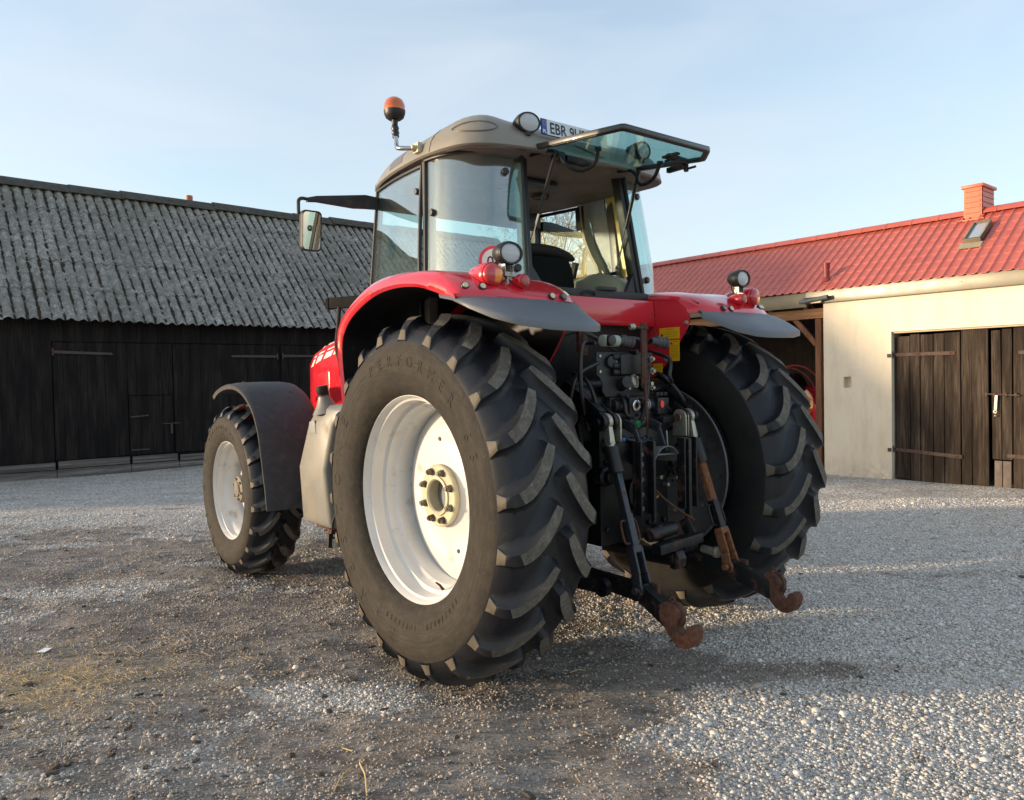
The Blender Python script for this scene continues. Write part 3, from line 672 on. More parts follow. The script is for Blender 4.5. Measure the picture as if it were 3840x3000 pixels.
# chimney
ch=MB();cx0,cx1,cy0,cy1=-1.70,-1.47,-1.66,-1.20
ch.box(cx0,cx1,cy0,cy1,3.3,4.07)
for z in[3.56+.075*i for i in range(7)]:
    for s_ in(0,1):
        ch.add([(cx0+.02,cy1+.002,z),(cx1-.02,cy1+.002,z),(cx1-.02,cy1+.010,z+.004),(cx0+.02,cy1+.010,z+.004),(cx0+.02,cy1+.003,z+.07),(cx1-.02,cy1+.003,z+.07)],[(0,1,2,3),(3,2,5,4)])
        ch.add([(cx0-.002,cy0+.02,z),(cx0-.002,cy1-.02,z),(cx0-.010,cy1-.02,z+.004),(cx0-.010,cy0+.02,z+.004),(cx0-.003,cy0+.02,z+.07),(cx0-.003,cy1-.02,z+.07)],[(0,1,2,3),(3,2,5,4)])
        break
chm=ch.build('chimney',MAT['chimney_red'],gar)
m=MB();m.box(cx0-.03,cx1+.03,cy0-.03,cy1+.03,4.07,4.11);m.build('chimney_cap',MAT['chimney_red'],chm,bevel=.004)
m=MB()
for a,b in((cx0-.03,cx0+.0),(cx1,cx1+.03)): m.bar((a+.015,-1.12,3.60),(a+.015,-1.30,3.73),.03,.02)
m.bar((cx0-.05,cy1+.05,3.61),(cx1+.05,cy1+.05,3.61),.05,.02);m.build('chimney_flashing',MAT['red_tile_sheet'],chm)
# roof window on the slope
def onroof(x,s_,h): return Vector((x,GE.y,GE.z))+gd*s_+gn*h
def slopebox(m,x0,x1,s0,s1,h0,h1,mi=0):
    vs=[onroof(x,s_,h) for x in(x0,x1) for s_ in(s0,s1) for h in(h0,h1)]
    m.add(vs,[(0,1,3,2),(4,6,7,5),(0,4,5,1),(2,3,7,6),(0,2,6,4),(1,5,7,3)],mi)
s0,s1=.80,1.30;x0,x1=-1.92,-1.70
m=MB();slopebox(m,x0,x1,s0,s0+.03,.02,.09);slopebox(m,x0,x1,s1-.03,s1,.02,.09);slopebox(m,x0,x0+.022,s0+.03,s1-.03,.02,.09);slopebox(m,x1-.022,x1,s0+.03,s1-.03,.02,.09)
fw=m.build('roof_window',M_simple('rw_frame',(.20,.16,.11),.5),rf,bevel=.003)
m=MB();slopebox(m,x0+.022,x1-.022,s0+.03,s1-.03,.05,.06);m.build('pane',MAT['skylight_glass'],fw)
m=MB();slopebox(m,x0-.03,x1+.03,s0-.13,s0,.022,.034);m.build('flashing_apron',MAT['flashing'],rf)
# roof vent
m=MB();b=onroof(.02,.28,.0)+Vector((0,0,-.02));m.lathe([(.075,0),(.06,.05),(.042,.07),(.042,.20),(.052,.20),(.052,.215),(.042,.215),(.042,.23),(.052,.23),(.052,.245),(.042,.245),(.042,.26),(.05,.26),(.05,.28),(0,.285)],b,(0,0,1),0,20)
m.build('roof_vent',M_simple('ventmat',(.22,.03,.03),.5),rf)

# red machine parked inside the open bay
rm=empty('farm_machine',(4.625,11.391,0),math.atan2(.77323864,-.63411514))
tag(rm,'red farm machine with dark tyre parked inside the open garage bay','farm machine')
m=MB();m.lathe([(.30,-.12),(.44,-.13),(.50,-.08),(.50,.08),(.44,.13),(.30,.12)],(1.25,-1.3,1.0),(1,.25,0),0,32,closed=True);m.build('tyre',MAT['tyre_tread'],rm)
m=MB();m.tube([(1.9+.62*cos(a)*.9-.55,-1.25,1.0+.60*sin(a)) for a in[R(d) for d in range(15,170,12)]],.010,0,6);m.tube([(1.9+.62*cos(a)*.9-.55,-1.5,1.02+.62*sin(a)) for a in[R(d) for d in range(15,170,12)]],.02,0,6)
m.build('guard_rail',M_simple('dull_red',(.25,.02,.02),.5),rm)
m=MB();m.box(.45,2.2,-1.9,-1.55,.35,1.28);m.box(.42,.75,-1.5,-1.0,.35,.98);m.box(.5,2.4,-1.1,-1.0,.55,.68);m.build('body',MAT['red_paint'],rm,bevel=.02)
m=MB();m.box(.5,.7,-.98,-.97,.90,.96);m.build('reflector',MAT['lens_red'],rm)

# ------------------------------------------------------------------ bare trees
def tree(loc,h,seed,droop,label,dens=1.0,col=(.30,.27,.23)):
    rnd=random.Random(seed);root=empty('birch_tree' if droop else 'bare_tree',loc)
    tag(root,label,'tree','bare trees behind the yard')
    tr=MB();tw=MB()
    def branch(p,d,L,r,lev):
        n=max(3,int(L/.35)) if lev<3 else 4
        pts=[p.copy()];rs=[r];q=p.copy();dd=d.copy()
        for i in range(n):
            dd=(dd+Vector((rnd.gauss(0,.13),rnd.gauss(0,.13),rnd.gauss(0,.06)+(.05 if lev<2 else (-.20*droop if lev>=2 else 0)))))
            dd.normalize();q=q+dd*L/n;pts.append(q.copy());rs.append(r*(1-.8*(i+1)/n)+.002)
            if lev<4 and (i>n*.15 or lev>0):
                k=(2 if lev==0 else (2 if lev<3 else 2))
                for _ in range(k):
                    if lev>0 and rnd.random()>.8*dens: continue
                    a=rnd.uniform(0,2*PI);t=dd.orthogonal().normalized();t=Matrix.Rotation(a,3,dd)@t
                    nd=(dd*(.75 if lev==0 else .6)+t*rnd.uniform(.5,.9)).normalized()
                    f=(1-i/n*.55)
                    branch(q,nd,L*(.30 if lev==0 else .5)*f*rnd.uniform(.7,1.2),max(.0035,rs[-1]*.5),lev+1)
        (tr if lev<2 else tw).tube(pts,rs,0,6 if lev<2 else 3,cap=False)
    branch(Vector((0,0,-.2)),Vector((rnd.uniform(-.05,.05),0,1)),h,.022*h*.6,0)
    tmat=NT('bark_%d'%seed);v=tmat.coord();n_=tmat.noise(tmat.mapping(v,(1,1,.5)),6,6,.7);tmat.bsdf(tmat.ramp(n_,[(.4,(.07,.06,.05)),(.5,col)]),.9)
    t2=M_simple('twig_%d'%seed,(.20,.14,.10),.9)
    tr.build('trunk',tmat.mat,root,fixn=False);c=tw.build('twigs',t2,root,fixn=False)
    print('tree',len(tr.v),len(tw.v))
tree((2.45,29,0),8.6,11,.25,'slender bare tree rising between the seat and the cream pillar through the cab',.75,(.35,.32,.28))
tree((1.35,34,0),10.5,4,1.0,'bare weeping birch seen through the cab just left of the slender tree',.85,(.62,.52,.38))
tree((-.1,38,0),9,9,1.0,'bare weeping birch farthest left, behind the rear cab pillar',.8,(.6,.5,.38))
tree((3.9,34,0),9,21,.6,'low bushy bare tree seen through the cab beside the cream pillar',1.0,(.3,.26,.2))
# ------------------------------------------------------------------ tractor  (x forward, y left, z up, origin under the rear axle)
TA=.6662
tr=empty('tractor',(.3856,4.3957,0),TA+PI/2)
tag(tr,'red farm tractor with white rims and its rear window propped open','tractor')
A=MAT
def SY(s,p): return (p[0],p[1]*s,p[2])
def part(m,name,mat,par=None,label=None,**k):
    o=m.build(name,mat,par or tr,**k)
    if label:o['label']=label
    return o

# ---- wheels
def wheel(kind,side,cx,cy,cz,phase=0):
    rear=kind=='rear'
    if rear: prm=dict(n=22,lipr=.505,lo=.193,li=-.25,top=[(0,.90),(.11,.894),(.185,.875),(.222,.848),(.243,.815),(.252,.765)],
        base=[(0,.852),(.11,.847),(.18,.832),(.215,.805),(.236,.78),(.250,.758)],
        side_=[(.250,.758),(.262,.72),(.266,.68),(.262,.62),(.245,.56),(.215,.515),(.193,.503)],hw=.250,inn=.03,adv=14.,wt=.025,wb=.082)
    else: prm=dict(n=21,lipr=.378,lo=.172,li=-.17,top=[(0,.66),(.09,.655),(.14,.642),(.172,.62),(.186,.598),(.195,.565)],
        base=[(0,.622),(.09,.618),(.14,.606),(.168,.59),(.184,.572),(.194,.560)],
        side_=[(.194,.560),(.206,.53),(.210,.50),(.205,.46),(.195,.42),(.182,.39),(.172,.377)],hw=.194,inn=.022,adv=15.,wt=.018,wb=.058)
    def ru(tab,u):
        u=abs(u);return interp(u,[a for a,_ in tab],[b for _,b in tab])
    def pt(u,r,al): # al radians measured from -x upward
        return (-r*cos(al),u*side,r*sin(al))
    m=MB()
    prof=[(u,r) for u,r in reversed(prm['side_'])]
    us=[prm['base'][i][0] for i in range(len(prm['base']))]
    right=[(u,r) for u,r in prm['base'][::-1]][1:]
    half=prof+right            # from bead out to crown
    full=[(u,r) for u,r in half]+[(-u,r) for u,r in half[::-1][1:]]
    ns=len(prm['side_'])
    NS=96;rows=[]
    for k in range(NS+1):
        al=2*PI*k/NS;rows.append([pt(u,r,al) for u,r in full])
    L=len(full)
    m.grid(rows,mf=lambda i,j:1 if j<ns-1 else (4 if j>=L-ns else 0))
    # lugs
    hw=prm['hw'];rnd=random.Random(2)
    for sgn,off in((1,5.5),(-1,-2.7)):
        for k in range(prm['n']):
            a0=R(off+phase+360/prm['n']*k)
            st=[];T=9
            u0=prm['top'][-2][0];u1=prm['inn']
            path=[(hw+.002,a0,0),(u0,a0,1)]
            for i in range(1,T+1):
                t_=i/T;u=lerp(u0,u1,t_);path.append((u,a0+R(prm['adv'])*t_**1.9,1))
            rows=[];ms=[]
            Pn=len(path)
            for i,(u,al,f) in enumerate(path):
                rt=ru(prm['top'],u);rb=ru(prm['base'],u)-.004
                i0,i1=max(i-1,1 if i>0 else 0),min(i+1,Pn-1)
                if i<2: tu,ts=1,0
                else:
                    du=(path[i1][0]-path[i0][0]);ds=(path[i1][1]-path[i0][1])*.85*(1 if rear else .72);l=math.hypot(du,ds);tu,ts=-du/l,-ds/l
                # normal in (u,s)
                nu,ns_=-ts,tu
                wt=prm['wt']*(1.12 if i<3 else (1.0 if i<Pn-1 else .72));wb=prm['wb']*(1 if i>1 else .62)
                if i==0: wt*=1.25;rt=prm['top'][-1][1]+.003
                row=[]
                if i==0: wt=prm['wt']*1.45;wb=prm['wb']*.80
                elif i==1: wt=prm['wt']*.85;wb=prm['wb']*.85
                elif i==2: wt=prm['wt']*.95
                prf=[(-wb,0),(-lerp(wt,wb,.52),.10),(-lerp(wt,wb,.20),.36),(-wt*1.13,.80),(-wt,1.0)]
                prf=prf+[(-a_,b_) for a_,b_ in prf[::-1]]
                for w,fr_ in prf:
                    uu=u+nu*w;sp=ns_*w;uu=max(0,uu) if i>=2 else u
                    if i==0: b0=prm['top'][-1][1]-.010;r_=lerp(b0,rt,fr_);uu=u-.006*(1-min(1,fr_*2))
                    elif i==1: r_=lerp(rb,rt,fr_)
                    else: r_=lerp(ru(prm['base'],min(uu,hw))-.003,min(rt,ru(prm['top'],uu)),fr_)
                    if fr_>.9 and i>1: r_+=rnd.uniform(-.0012,.0012)
                    row.append(pt(sgn*uu,r_,al+sp/.85*(1 if rear else 1.35)))
                rows.append(row)
            # rounded centre end
            u,al,_=path[-1];rb=ru(prm['base'],u)-.004
            last=rows[-1];e=[]
            for q,(x,y,z) in enumerate(last):
                rr=math.hypot(x,z);s_=rb/rr
                aa=math.atan2(z,-x)+.028;e.append((-rb*cos(aa),y-sgn*side*.018,rb*sin(aa)))
            rows.append(e)
            nr=len(rows)
            m.grid(rows,mf=lambda i,j:((3 if 2<=j<=6 else 0) if i==0 else (2 if(j==4 and 3<=i<nr-2) else 0)))
    o_t=m
    # raised lettering on the sidewall (reads clockwise)
    def letters(txt,size,r,a_start,step,ytab,ext=.0016,flip=False):
        m=MB()
        for k,chh in enumerate(txt):
            if chh==' ':continue
            vs,fs=text_mb(chh,size,ext)
            al=a_start-step*k      # math angle in the x-z plane seen from +y side
            # seen from +y (outside, left side): image right = -x . angle measured from -x (image right) upward
            c,s_=cos(al),sin(al)
            P_=[]
            for x,y,z in vs:
                # local: x along tangent (clockwise), y radial outwards
                yy=y-size*.35
                rr=r+yy
                da=-x/r
                aa=al+da
                P_.append((-rr*cos(aa),(interp(rr,ytab[0],ytab[1])+z+.0005)*side,rr*sin(aa)))
            m.add(P_,fs)
        return m
    if side>0:
        sd_=sorted([(r,u) for u,r in prm['side_']]);yt=([a for a,_ in sd_],[b for _,b in sd_])
        if rear:
            for q in (letters('FIRESTONE',.10,.672,R(262),R(14.3),yt),letters('PERFORMER 65',.075,.672,R(112),R(8.2),yt),letters('520/70R38  TUBELESS',.036,.60,R(-40),R(3.6),yt)): m.add(q.v,q.f,1)
        else:
            for q in (letters('FIRESTONE',.072,.50,R(262),R(13.2),yt),letters('PERFORMER 65',.04,.49,R(130),R(6.5),yt)): m.add(q.v,q.f,1)
    # rim
    lr=prm['lipr'];lo,li=prm['lo'],prm['li']
    if rear:
        pr=[(lr-.008,lo-.004),(lr,lo),(lr+.006,lo-.006),(lr-.006,lo-.016),(lr-.022,lo-.018),(lr-.03,lo-.03),(lr-.032,lo-.085),(lr-.036,lo-.10),(lr-.052,lo-.115),(lr-.055,lo-.145),(lr-.060,lo-.16),(lr-.066,lo-.20),(lr-.068,lo-.262)]
        pr=[(lr-.012,lo-.012),(lr-.004,lo+.002),(lr+.005,lo-.001),(lr+.008,lo-.01),(lr+.004,lo-.02)]; inner=[(lr-.012,lo-.012),(lr-.018,lo-.03),(lr-.028,lo-.036),(lr-.030,lo-.10),(lr-.036,lo-.108),(lr-.047,lo-.113),(lr-.050,lo-.150),(lr-.058,lo-.160),(lr-.064,lo-.168),(lr-.066,lo-.245),(lr-.058,lo-.268)]
        rim=MB();rim.lathe([(r,h*side) for r,h in pr[::-1]+inner],(0,0,0),(0,1,0),0,96)
        back=[(lr-.058,lo-.268),(lr-.064,li+.12),(lr-.03,li+.06),(lr-.02,li+.015),(lr,li),(lr+.006,li+.008)]
        rim.lathe([(r,h*side) for r,h in back],(0,0,0),(0,1,0),1,96)
        dsk=[(lr-.060,lo-.262),(lr-.085,lo-.254),(lr-.10,lo-.244),(.36,lo-.226),(.325,lo-.213),(.30,lo-.214),(.26,lo-.219),(.20,lo-.205),(.168,lo-.185),(.155,lo-.18)]
        rim.lathe([(r,h*side) for r,h in dsk],(0,0,0),(0,1,0),0,96)
        rim.lathe([(r,(h-.014)*side) for r,h in dsk]+[(.0,(lo-.20)*side)],(0,0,0),(0,1,0),1,96)
        hub=MB();fy=lo-.148
        hub.lathe([(r,h*side) for r,h in[(.155,lo-.20),(.155,fy-.03),(.150,fy-.027),(.155,fy-.022),(.155,fy-.006),(.148,fy),(.10,fy),(.098,fy+.008),(.085,fy+.010),(.078,fy+.002),(.078,fy-.05),(.070,fy-.055),(.070,fy-.10)]],(0,0,0),(0,1,0),0,64)
        hub.lathe([(r,h*side) for r,h in[(.070,fy-.09),(.04,fy-.085),(0,fy-.07)]],(0,0,0),(0,1,0),1,32)
    else:
        inner=[(lr-.010,lo-.010),(lr-.014,lo-.028),(lr-.022,lo-.034),(lr-.024,lo-.07),(lr-.036,lo-.085),(lr-.045,lo-.10),(lr-.048,lo-.17),(lr-.044,lo-.215)]
        pr=[(lr-.010,lo-.010),(lr-.003,lo+.001),(lr+.004,lo-.001),(lr+.006,lo-.01),(lr+.003,lo-.018)]
        rim=MB();rim.lathe([(r,h*side) for r,h in pr[::-1]+inner],(0,0,0),(0,1,0),0,72)
        rim.lathe([(r,h*side) for r,h in[(lr-.044,lo-.215),(lr-.03,li+.05),(lr-.02,li+.012),(lr,li),(lr+.005,li+.008)]],(0,0,0),(0,1,0),1,72)
        dsk=[(lr-.046,lo-.20),(.30,lo-.198),(.26,lo-.18),(.22,lo-.175),(.17,lo-.19),(.135,lo-.185)]
        rim.lathe([(r,h*side) for r,h in dsk],(0,0,0),(0,1,0),0,72)
        rim.lathe([(r,(h-.012)*side) for r,h in dsk]+[(.0,(lo-.21)*side)],(0,0,0),(0,1,0),1,72)
        hub=MB();hub.lathe([(r,h*side) for r,h in[(.14,lo-.20),(.135,lo-.16),(.112,lo-.145),(.105,lo-.085),(.098,lo-.075),(.06,lo-.07),(.055,lo-.06),(.0,lo-.058)]],(0,0,0),(0,1,0),0,40)
        for k in range(6):
            a=2*PI*k/6+.3;hub.cyl((.078*cos(a),(lo-.075)*side,.078*sin(a)),(.078*cos(a),(lo-.060)*side,.078*sin(a)),.011,0,6)
        hub.cbox((.0,(lo-.064)*side,.0),(.09,.012,.03),0,ry=.6)
    w=rim.build(kind+'_wheel',[A['white_paint'],A['disc_grey']],tr,loc=(cx,cy,cz))
    w['label']=('large rear wheel' if rear else 'smaller front wheel')+(' on the near left side' if side>0 else ' on the far right side')
    ty=o_t.build('tyre',[A['tyre_tread'],A['tyre_side'],A['lug_top'],A['lug_face_lit'],A['tyre_inner']],w,ang=52,fixn=True)
    hb=hub.build('hub',[A['hub_paint'] if rear else M_simple('hub_dirty',(.13,.115,.095),.6,var=.2,nscale=12,bump=.4),A['black_steel']],w)
    if rear:
        for k in range(8):
            a=2*PI*(k+.5)/8;m=MB();c=(.125*cos(a),.125*sin(a));f=(lo-.148)*side
            m.cyl((c[0],f,c[1]),(c[0],f+.006*side,c[1]),.019,0,16);m.cyl((c[0],f+.006*side,c[1]),(c[0],f+.026*side,c[1]),.0155,0,6);m.cyl((c[0],f+.026*side,c[1]),(c[0],f+.033*side,c[1]),.009,0,12)
            m.build('wheel_nut',A['nut_metal'],w)
        for k in range(8):
            a=2*PI*k/8+.15
            if side<0:
                m=MB();m.cyl((.30*cos(a),(lo-.225)*side,.30*sin(a)),(.30*cos(a),(lo-.245)*side,.30*sin(a)),.012,0,6);m.build('rim_bolt',A['zinc'],w)
        if side>0:
            m=MB()
            for k in range(4):
                a=PI*(.25+k*.5)+.52;m.cyl((.285*cos(a),(lo-.218),.285*sin(a)),(.285*cos(a),(lo-.212),.285*sin(a)),.011,0,12)
            m.build('disc_hole',A['ink'],w)
            m=MB();a=R(222);m.tube([((lr-.045)*cos(a+.7),lo-.13,(lr-.045)*sin(a+.7)),((lr-.075)*cos(a+.7),lo-.11,(lr-.075)*sin(a+.7)),((lr-.09)*cos(a+.7),lo-.09,(lr-.09)*sin(a+.7))],[.008,.006,.004],0,8);m.build('valve_stem',A['rust_metal'],w)
    return w
wheel('rear',1,0,.925,.915,0);wheel('rear',-1,0,-.925,.915,6)
wheel('front',1,2.775,.93,.675,4);wheel('front',-1,2.775,-.93,.675,9)

# ---- rear fenders
from mathutils.bvhtree import BVHTree
def BV(o): return BVHTree.FromPolygons([v.co for v in o.data.vertices],[tuple(p.vertices) for p in o.data.polygons])
def fender(s):
    # profile of the crown line (x,z) from the front foot over the top to the rear lip
    T=[(.64,1.30),(.665,1.45),(.70,1.60),(.715,1.755),(.655,1.845),(.548,1.912),(.395,1.972),(.225,2.002),(.05,2.006),(-.157,1.995),(-.30,1.975),(-.385,1.952),(-.445,1.925),(-.495,1.896),(-.535,1.868),(-.558,1.838)]
    Lp=[(.60,1.30),(.63,1.45),(.655,1.60),(.65,1.72),(.59,1.80),(.49,1.86),(.35,1.91),(.20,1.942),(.02,1.950),(-.157,1.935),(-.28,1.905),(-.36,1.880),(-.42,1.862),(-.455,1.852),(-.475,1.846),(-.482,1.838)]
    T=[(p.x,p.z) for p in curve_pts([(a,0,b) for a,b in T],45)];Lp=[(p.x,p.z) for p in curve_pts([(a,0,b) for a,b in Lp],45)]
    rows=[]
    for i,((x,z),(lx,lz)) in enumerate(zip(T,Lp)):
        rear=smooth(24,45,i);dxo=.105*rear;dxi=.10*rear
        row=[]
        row.append((lerp(lx,.0,.02),1.150*s,lz-.012));row.append((lx,1.162*s,lz))
        zz=lerp(lz,z,.45);row.append((lerp(lx,x+dxo*.8,.45),1.158*s,zz))
        row.append((lerp(lx,x+dxo*.6,.85),1.128*s,lerp(lz,z,.88)))
        row.append((x+dxo*.35,1.07*s,z))
        row.append((x+dxo*.1,.98*s,z+.004));row.append((x,.85*s,z+.002));row.append((x,.72*s,z-.004));row.append((x+dxi*.15,.60*s,z-.006))
        row[-1]=(x,.61*s,z-.004*(1-rear))
        for yy_,dx_,dz_ in((.555,.018,.010),(.505,.05,.018),(.470,.10,.034),(.452,.135,.06)): row.append((x+dx_*rear,yy_*s,z-dz_*(1-rear)))
        rows.append(row)
    m=MB();m.grid(rows)
    # inner panel: flat sheet against the cab with a curved lower edge
    out=m
    o=part(out,'rear_fender',[A['red_paint']],solid=-.006 if s>0 else .006,ang=50,label='left rear fender' if s>0 else 'right rear fender')
    yP=.452*s;m=MB()
    poly=[(r_[-1][0],r_[-1][2]-.002) for r_ in rows if r_[-1][0]<.60 and r_[-1][2]>1.7]+[(-.432,1.80),(-.415,1.755),(-.37,1.695),(-.31,1.618),(-.25,1.55),(-.18,1.492),(-.10,1.462),(.1,1.455),(.6,1.455)]
    m.prism([(x,z) for x,z in poly],'y',yP-.004,yP+.004);
    mm=MB();mm.prism([(x,z) for x,z in poly],'y',yP+.0055*s,yP+.0085*s);mm.build('wheel_side_liner',A['black_plastic'],o)
    m.build('inner_panel',A['red_paint'],o,ang=40);bv=BV(o)
    # underside (black) liner
    m=MB();m.grid([[(x*.985,1.14*s,min(z,lz)-.012),(x*.985,.5*s,z-.02)] for (x,z),(lx,lz) in list(zip(T,Lp))[:38]]);m.build('fender_liner',A['black_plastic'],o,solid=.003)
    # grey extension
    top=[(-.37,1.168,1.858),(-.46,1.165,1.842),(-.56,1.15,1.808),(-.67,1.11,1.768),(-.755,1.03,1.738),(-.795,.90,1.722),(-.805,.75,1.718),(-.80,.645,1.718),(-.765,.59,1.725),(-.68,.545,1.752),(-.58,.505,1.80),(-.50,.475,1.838)]
    inn=[(-.34,1.15,1.868),(-.44,1.15,1.852),(-.50,1.12,1.845),(-.55,1.05,1.842),(-.565,.97,1.842),(-.57,.88,1.842),(-.57,.76,1.842),(-.565,.68,1.842),(-.56,.62,1.842),(-.545,.57,1.842),(-.52,.53,1.842),(-.48,.48,1.844)]
    m=MB();rr=[]
    n=len(top)
    for k in range(n):
        a=Vector(inn[k])+Vector((.012,0,.002));b=Vector(top[k]);kk=min(1,k/2.5);th=.010+.024*smooth(0,4,k)
        d=(b-Vector((-.42,.80,b.z)));d.z=0;d.normalize()
        r0=[a.lerp(b,t_)+Vector((0,0,.010*kk*sin(PI*t_))) for t_ in(0,.35,.7,.93,1)]
        r0+=[b+d*.006+Vector((0,0,-.010)),b+d*.004+Vector((0,0,-th)),b-d*.004+Vector((0,0,-th)),b-d*.012+Vector((0,0,-.014))]
        r0+=[a.lerp(b,t_)+Vector((0,0,-.010)) for t_ in(.7,.35,0)]
        rr.append([(p.x,p.y*s,p.z) for p in r0])
    m.grid(rr,closed=True);b_=len(m.v);L_=len(rr[0]);m.f.append(tuple(range(b_-L_,b_)));m.m.append(0);m.f.append(tuple(range(0,L_))[::-1]);m.m.append(0)
    m.build('fender_extension',A['grey_plastic'],o,ang=45)
    # lamp pods and lamps
    def pod(c,ax,r,L,mat,name,lensmat,depth=.012,rr=1.22,label=None,sq=None):
        ax=Vector(ax).normalized();c=Vector(c)
        m=MB();m.lathe([(r*1.05,.0),(r*rr,-.006),(r*rr*1.02,-.03),(r*rr,-L*.35),(r*rr*.85,-L*.7),(r*rr*.45,-L*.97),(0,-L*1.02)],c,ax,0,32)
        m.build(name+'_housing',mat,o,ang=60)
        m=MB();m.lathe([(r,-.004),(r*1.0,depth*.4),(r*.93,depth),(r*.6,depth*1.5),(0,depth*1.7)],c,ax,0,32)
        l_=m.build(name,lensmat,o,ang=50);return l_
    pod((-.493,.975*s,1.948),(-1,.10*s,-.02),.050,.20,A['red_paint'],'tail_lamp',A['lens_tail'],.016,1.13)
    pod((-.533,.822*s,1.926),(-1,.0,-.02),.026,.12,A['red_paint'],'reflector',A['lens_red'],.003,1.25)
    for y,x,z,mt in((1.105,-.452,1.892,'marker_cream'),(1.035,-.497,1.888,'marker_cream'),(.680,-.578,1.860,'marker_cream'),(.611,-.568,1.861,'lens_dark')):
        if s<0 and y<.65: mt='lens_dark'
        nx_=(-1,.62*s if y>1.07 else (.4*s if y>1 else (0 if y>.64 else -.3*s)),.12)
        hit=bv.ray_cast(Vector((-1.5,y*s,z)),Vector((1,0,0)))
        ax=Vector(nx_).normalized();c=Vector((x,y*s,z))
        if hit[0]:
            c=hit[0];n_=hit[1] if hit[1].x<0 else -hit[1];ax=(n_+Vector((-.8,0,0))).normalized()
        m=MB();m.cyl(c-ax*.02,c+ax*.010,.0185,0,20);q=m.build('marker_lamp',A['rubber_seal'],o,bevel=.002)
        m=MB();m.cyl(c+ax*.008,c+ax*.014,.0135,0,18);m.build('lens',A[mt],q,bevel=.002)
    # work lamp on a bracket
    c=Vector((-.495,.869*s,2.052));ax=Vector((-1,.0,-.04)).normalized()
    m=MB();m.lathe([(.066,.0),(.070,-.006),(.070,-.02),(.066,-.04),(.055,-.07),(.04,-.085),(0,-.09)],c,ax,0,40,squash=(.76,1.0));m.lathe([(.066,0),(.066,.004),(.057,.004),(.056,-.006)],c,ax,0,40,squash=(.76,1.0))
    m.cyl(c+Vector((.03,0,-.04)),c+Vector((.03,0,-.075)),.016,0,12)
    wl=m.build('work_lamp',A['black_plastic'],o,ang=50)
    m=MB();m.lathe([(.057,-.004),(.04,.002),(0,.004)],c,ax,0,40,squash=(.76,1.0));m.build('lens',A['lens_clear'],wl)
    m=MB();b=c+Vector((.03,0,-.085));m.cbox(b+Vector((0,.022,.012)),(.03,.004,.05));m.cbox(b+Vector((0,-.022,.012)),(.03,.004,.05));m.cbox(b+Vector((0,0,-.014)),(.032,.05,.005));m.cyl(b+Vector((0,-.028,.014)),b+Vector((0,.028,.014)),.009,0,6);m.cyl(b+Vector((0,0,-.055)),b+Vector((0,0,-.012)),.010,0,10)
    m.build('bracket',A['zinc'],wl)
    m=MB();m.tube(curve_pts([c+Vector((.07,.0,-.02)),c+Vector((.05,.045,-.06)),c+Vector((.03,.02,-.10)),c+Vector((.02,-.015,-.125))],8),.0035,0,6);m.build('cable',A['rubber_seal'],wl)
    return o
fl=fender(1);fr=fender(-1)
# warning stickers and rivets on the right fender's flank (facing the linkage)
def sticker(x0,x1,z0,z1,title,lines,tri=None):
    y=-.446;m=MB();m.box(x0,x1,y,y+.0012,z0,z1);st=m.build('warning_sticker',A['sticker_yellow'],fr,fixn=True)
    m=MB();yy=y+.0016
    if tri:
        tx,tz,ts=tri;m.add([(tx-ts,yy,tz),(tx+ts,yy,tz),(tx,yy,tz+ts*1.7)],[(0,1,2)])
    w=(x1-x0)
    rnd=random.Random(int(z0*1e4))
    for (a,b,z) in lines:
        xx=x0+w*a
        while xx<x0+w*b:
            l=rnd.uniform(.003,.012);e=min(xx+l,x0+w*b);m.add([(xx,yy,z),(e,yy,z),(e,yy,z+.0016),(xx,yy,z+.0016)],[(0,1,2,3)]);xx=e+.0018
    if title:
        vs,fs=text_mb(title[0],title[3],0);m.add([(title[1]-x,yy+.0002,title[2]+y_) for x,y_,_ in vs],fs)
    m.build('print',A['ink'],st,fixn=False)
# x grows away from the viewer, so text runs toward -x
zt=1.735
sticker(-.365,-.215,1.700,1.765,('ATTENTION',-.295,1.752,.010),[(.12,.72,1.742),(.12,.70,1.733),(.12,.72,1.724),(.12,.66,1.714)],(-.235,1.718,.011))
sticker(-.362,-.290,1.572,1.692,('ATTENTION',-.338,1.680,.008),[(.12,.9,1.660-.0085*i) for i in range(9)],(-.304,1.668,.009))
sticker(-.235,-.165,1.508,1.560,None,[(.1,.8,1.545),(.2,.9,1.535),(.1,.7,1.525)])
for x,z in((-.415,1.785),(-.262,1.582)):
    m=MB();m.cyl((x,-.449,z),(x,-.437,z),.0125,0,14);m.build('panel_bolt',A['zinc'],fr,bevel=.002)
# red cross panel between the fenders
m=MB();m.prism([(-.175,1.928),(-.185,1.80),(-.175,1.775),(-.10,1.78),(-.08,1.93)],'y',-.445,.448);part(m,'rear_cross_panel',A['red_paint'],bevel=.008)

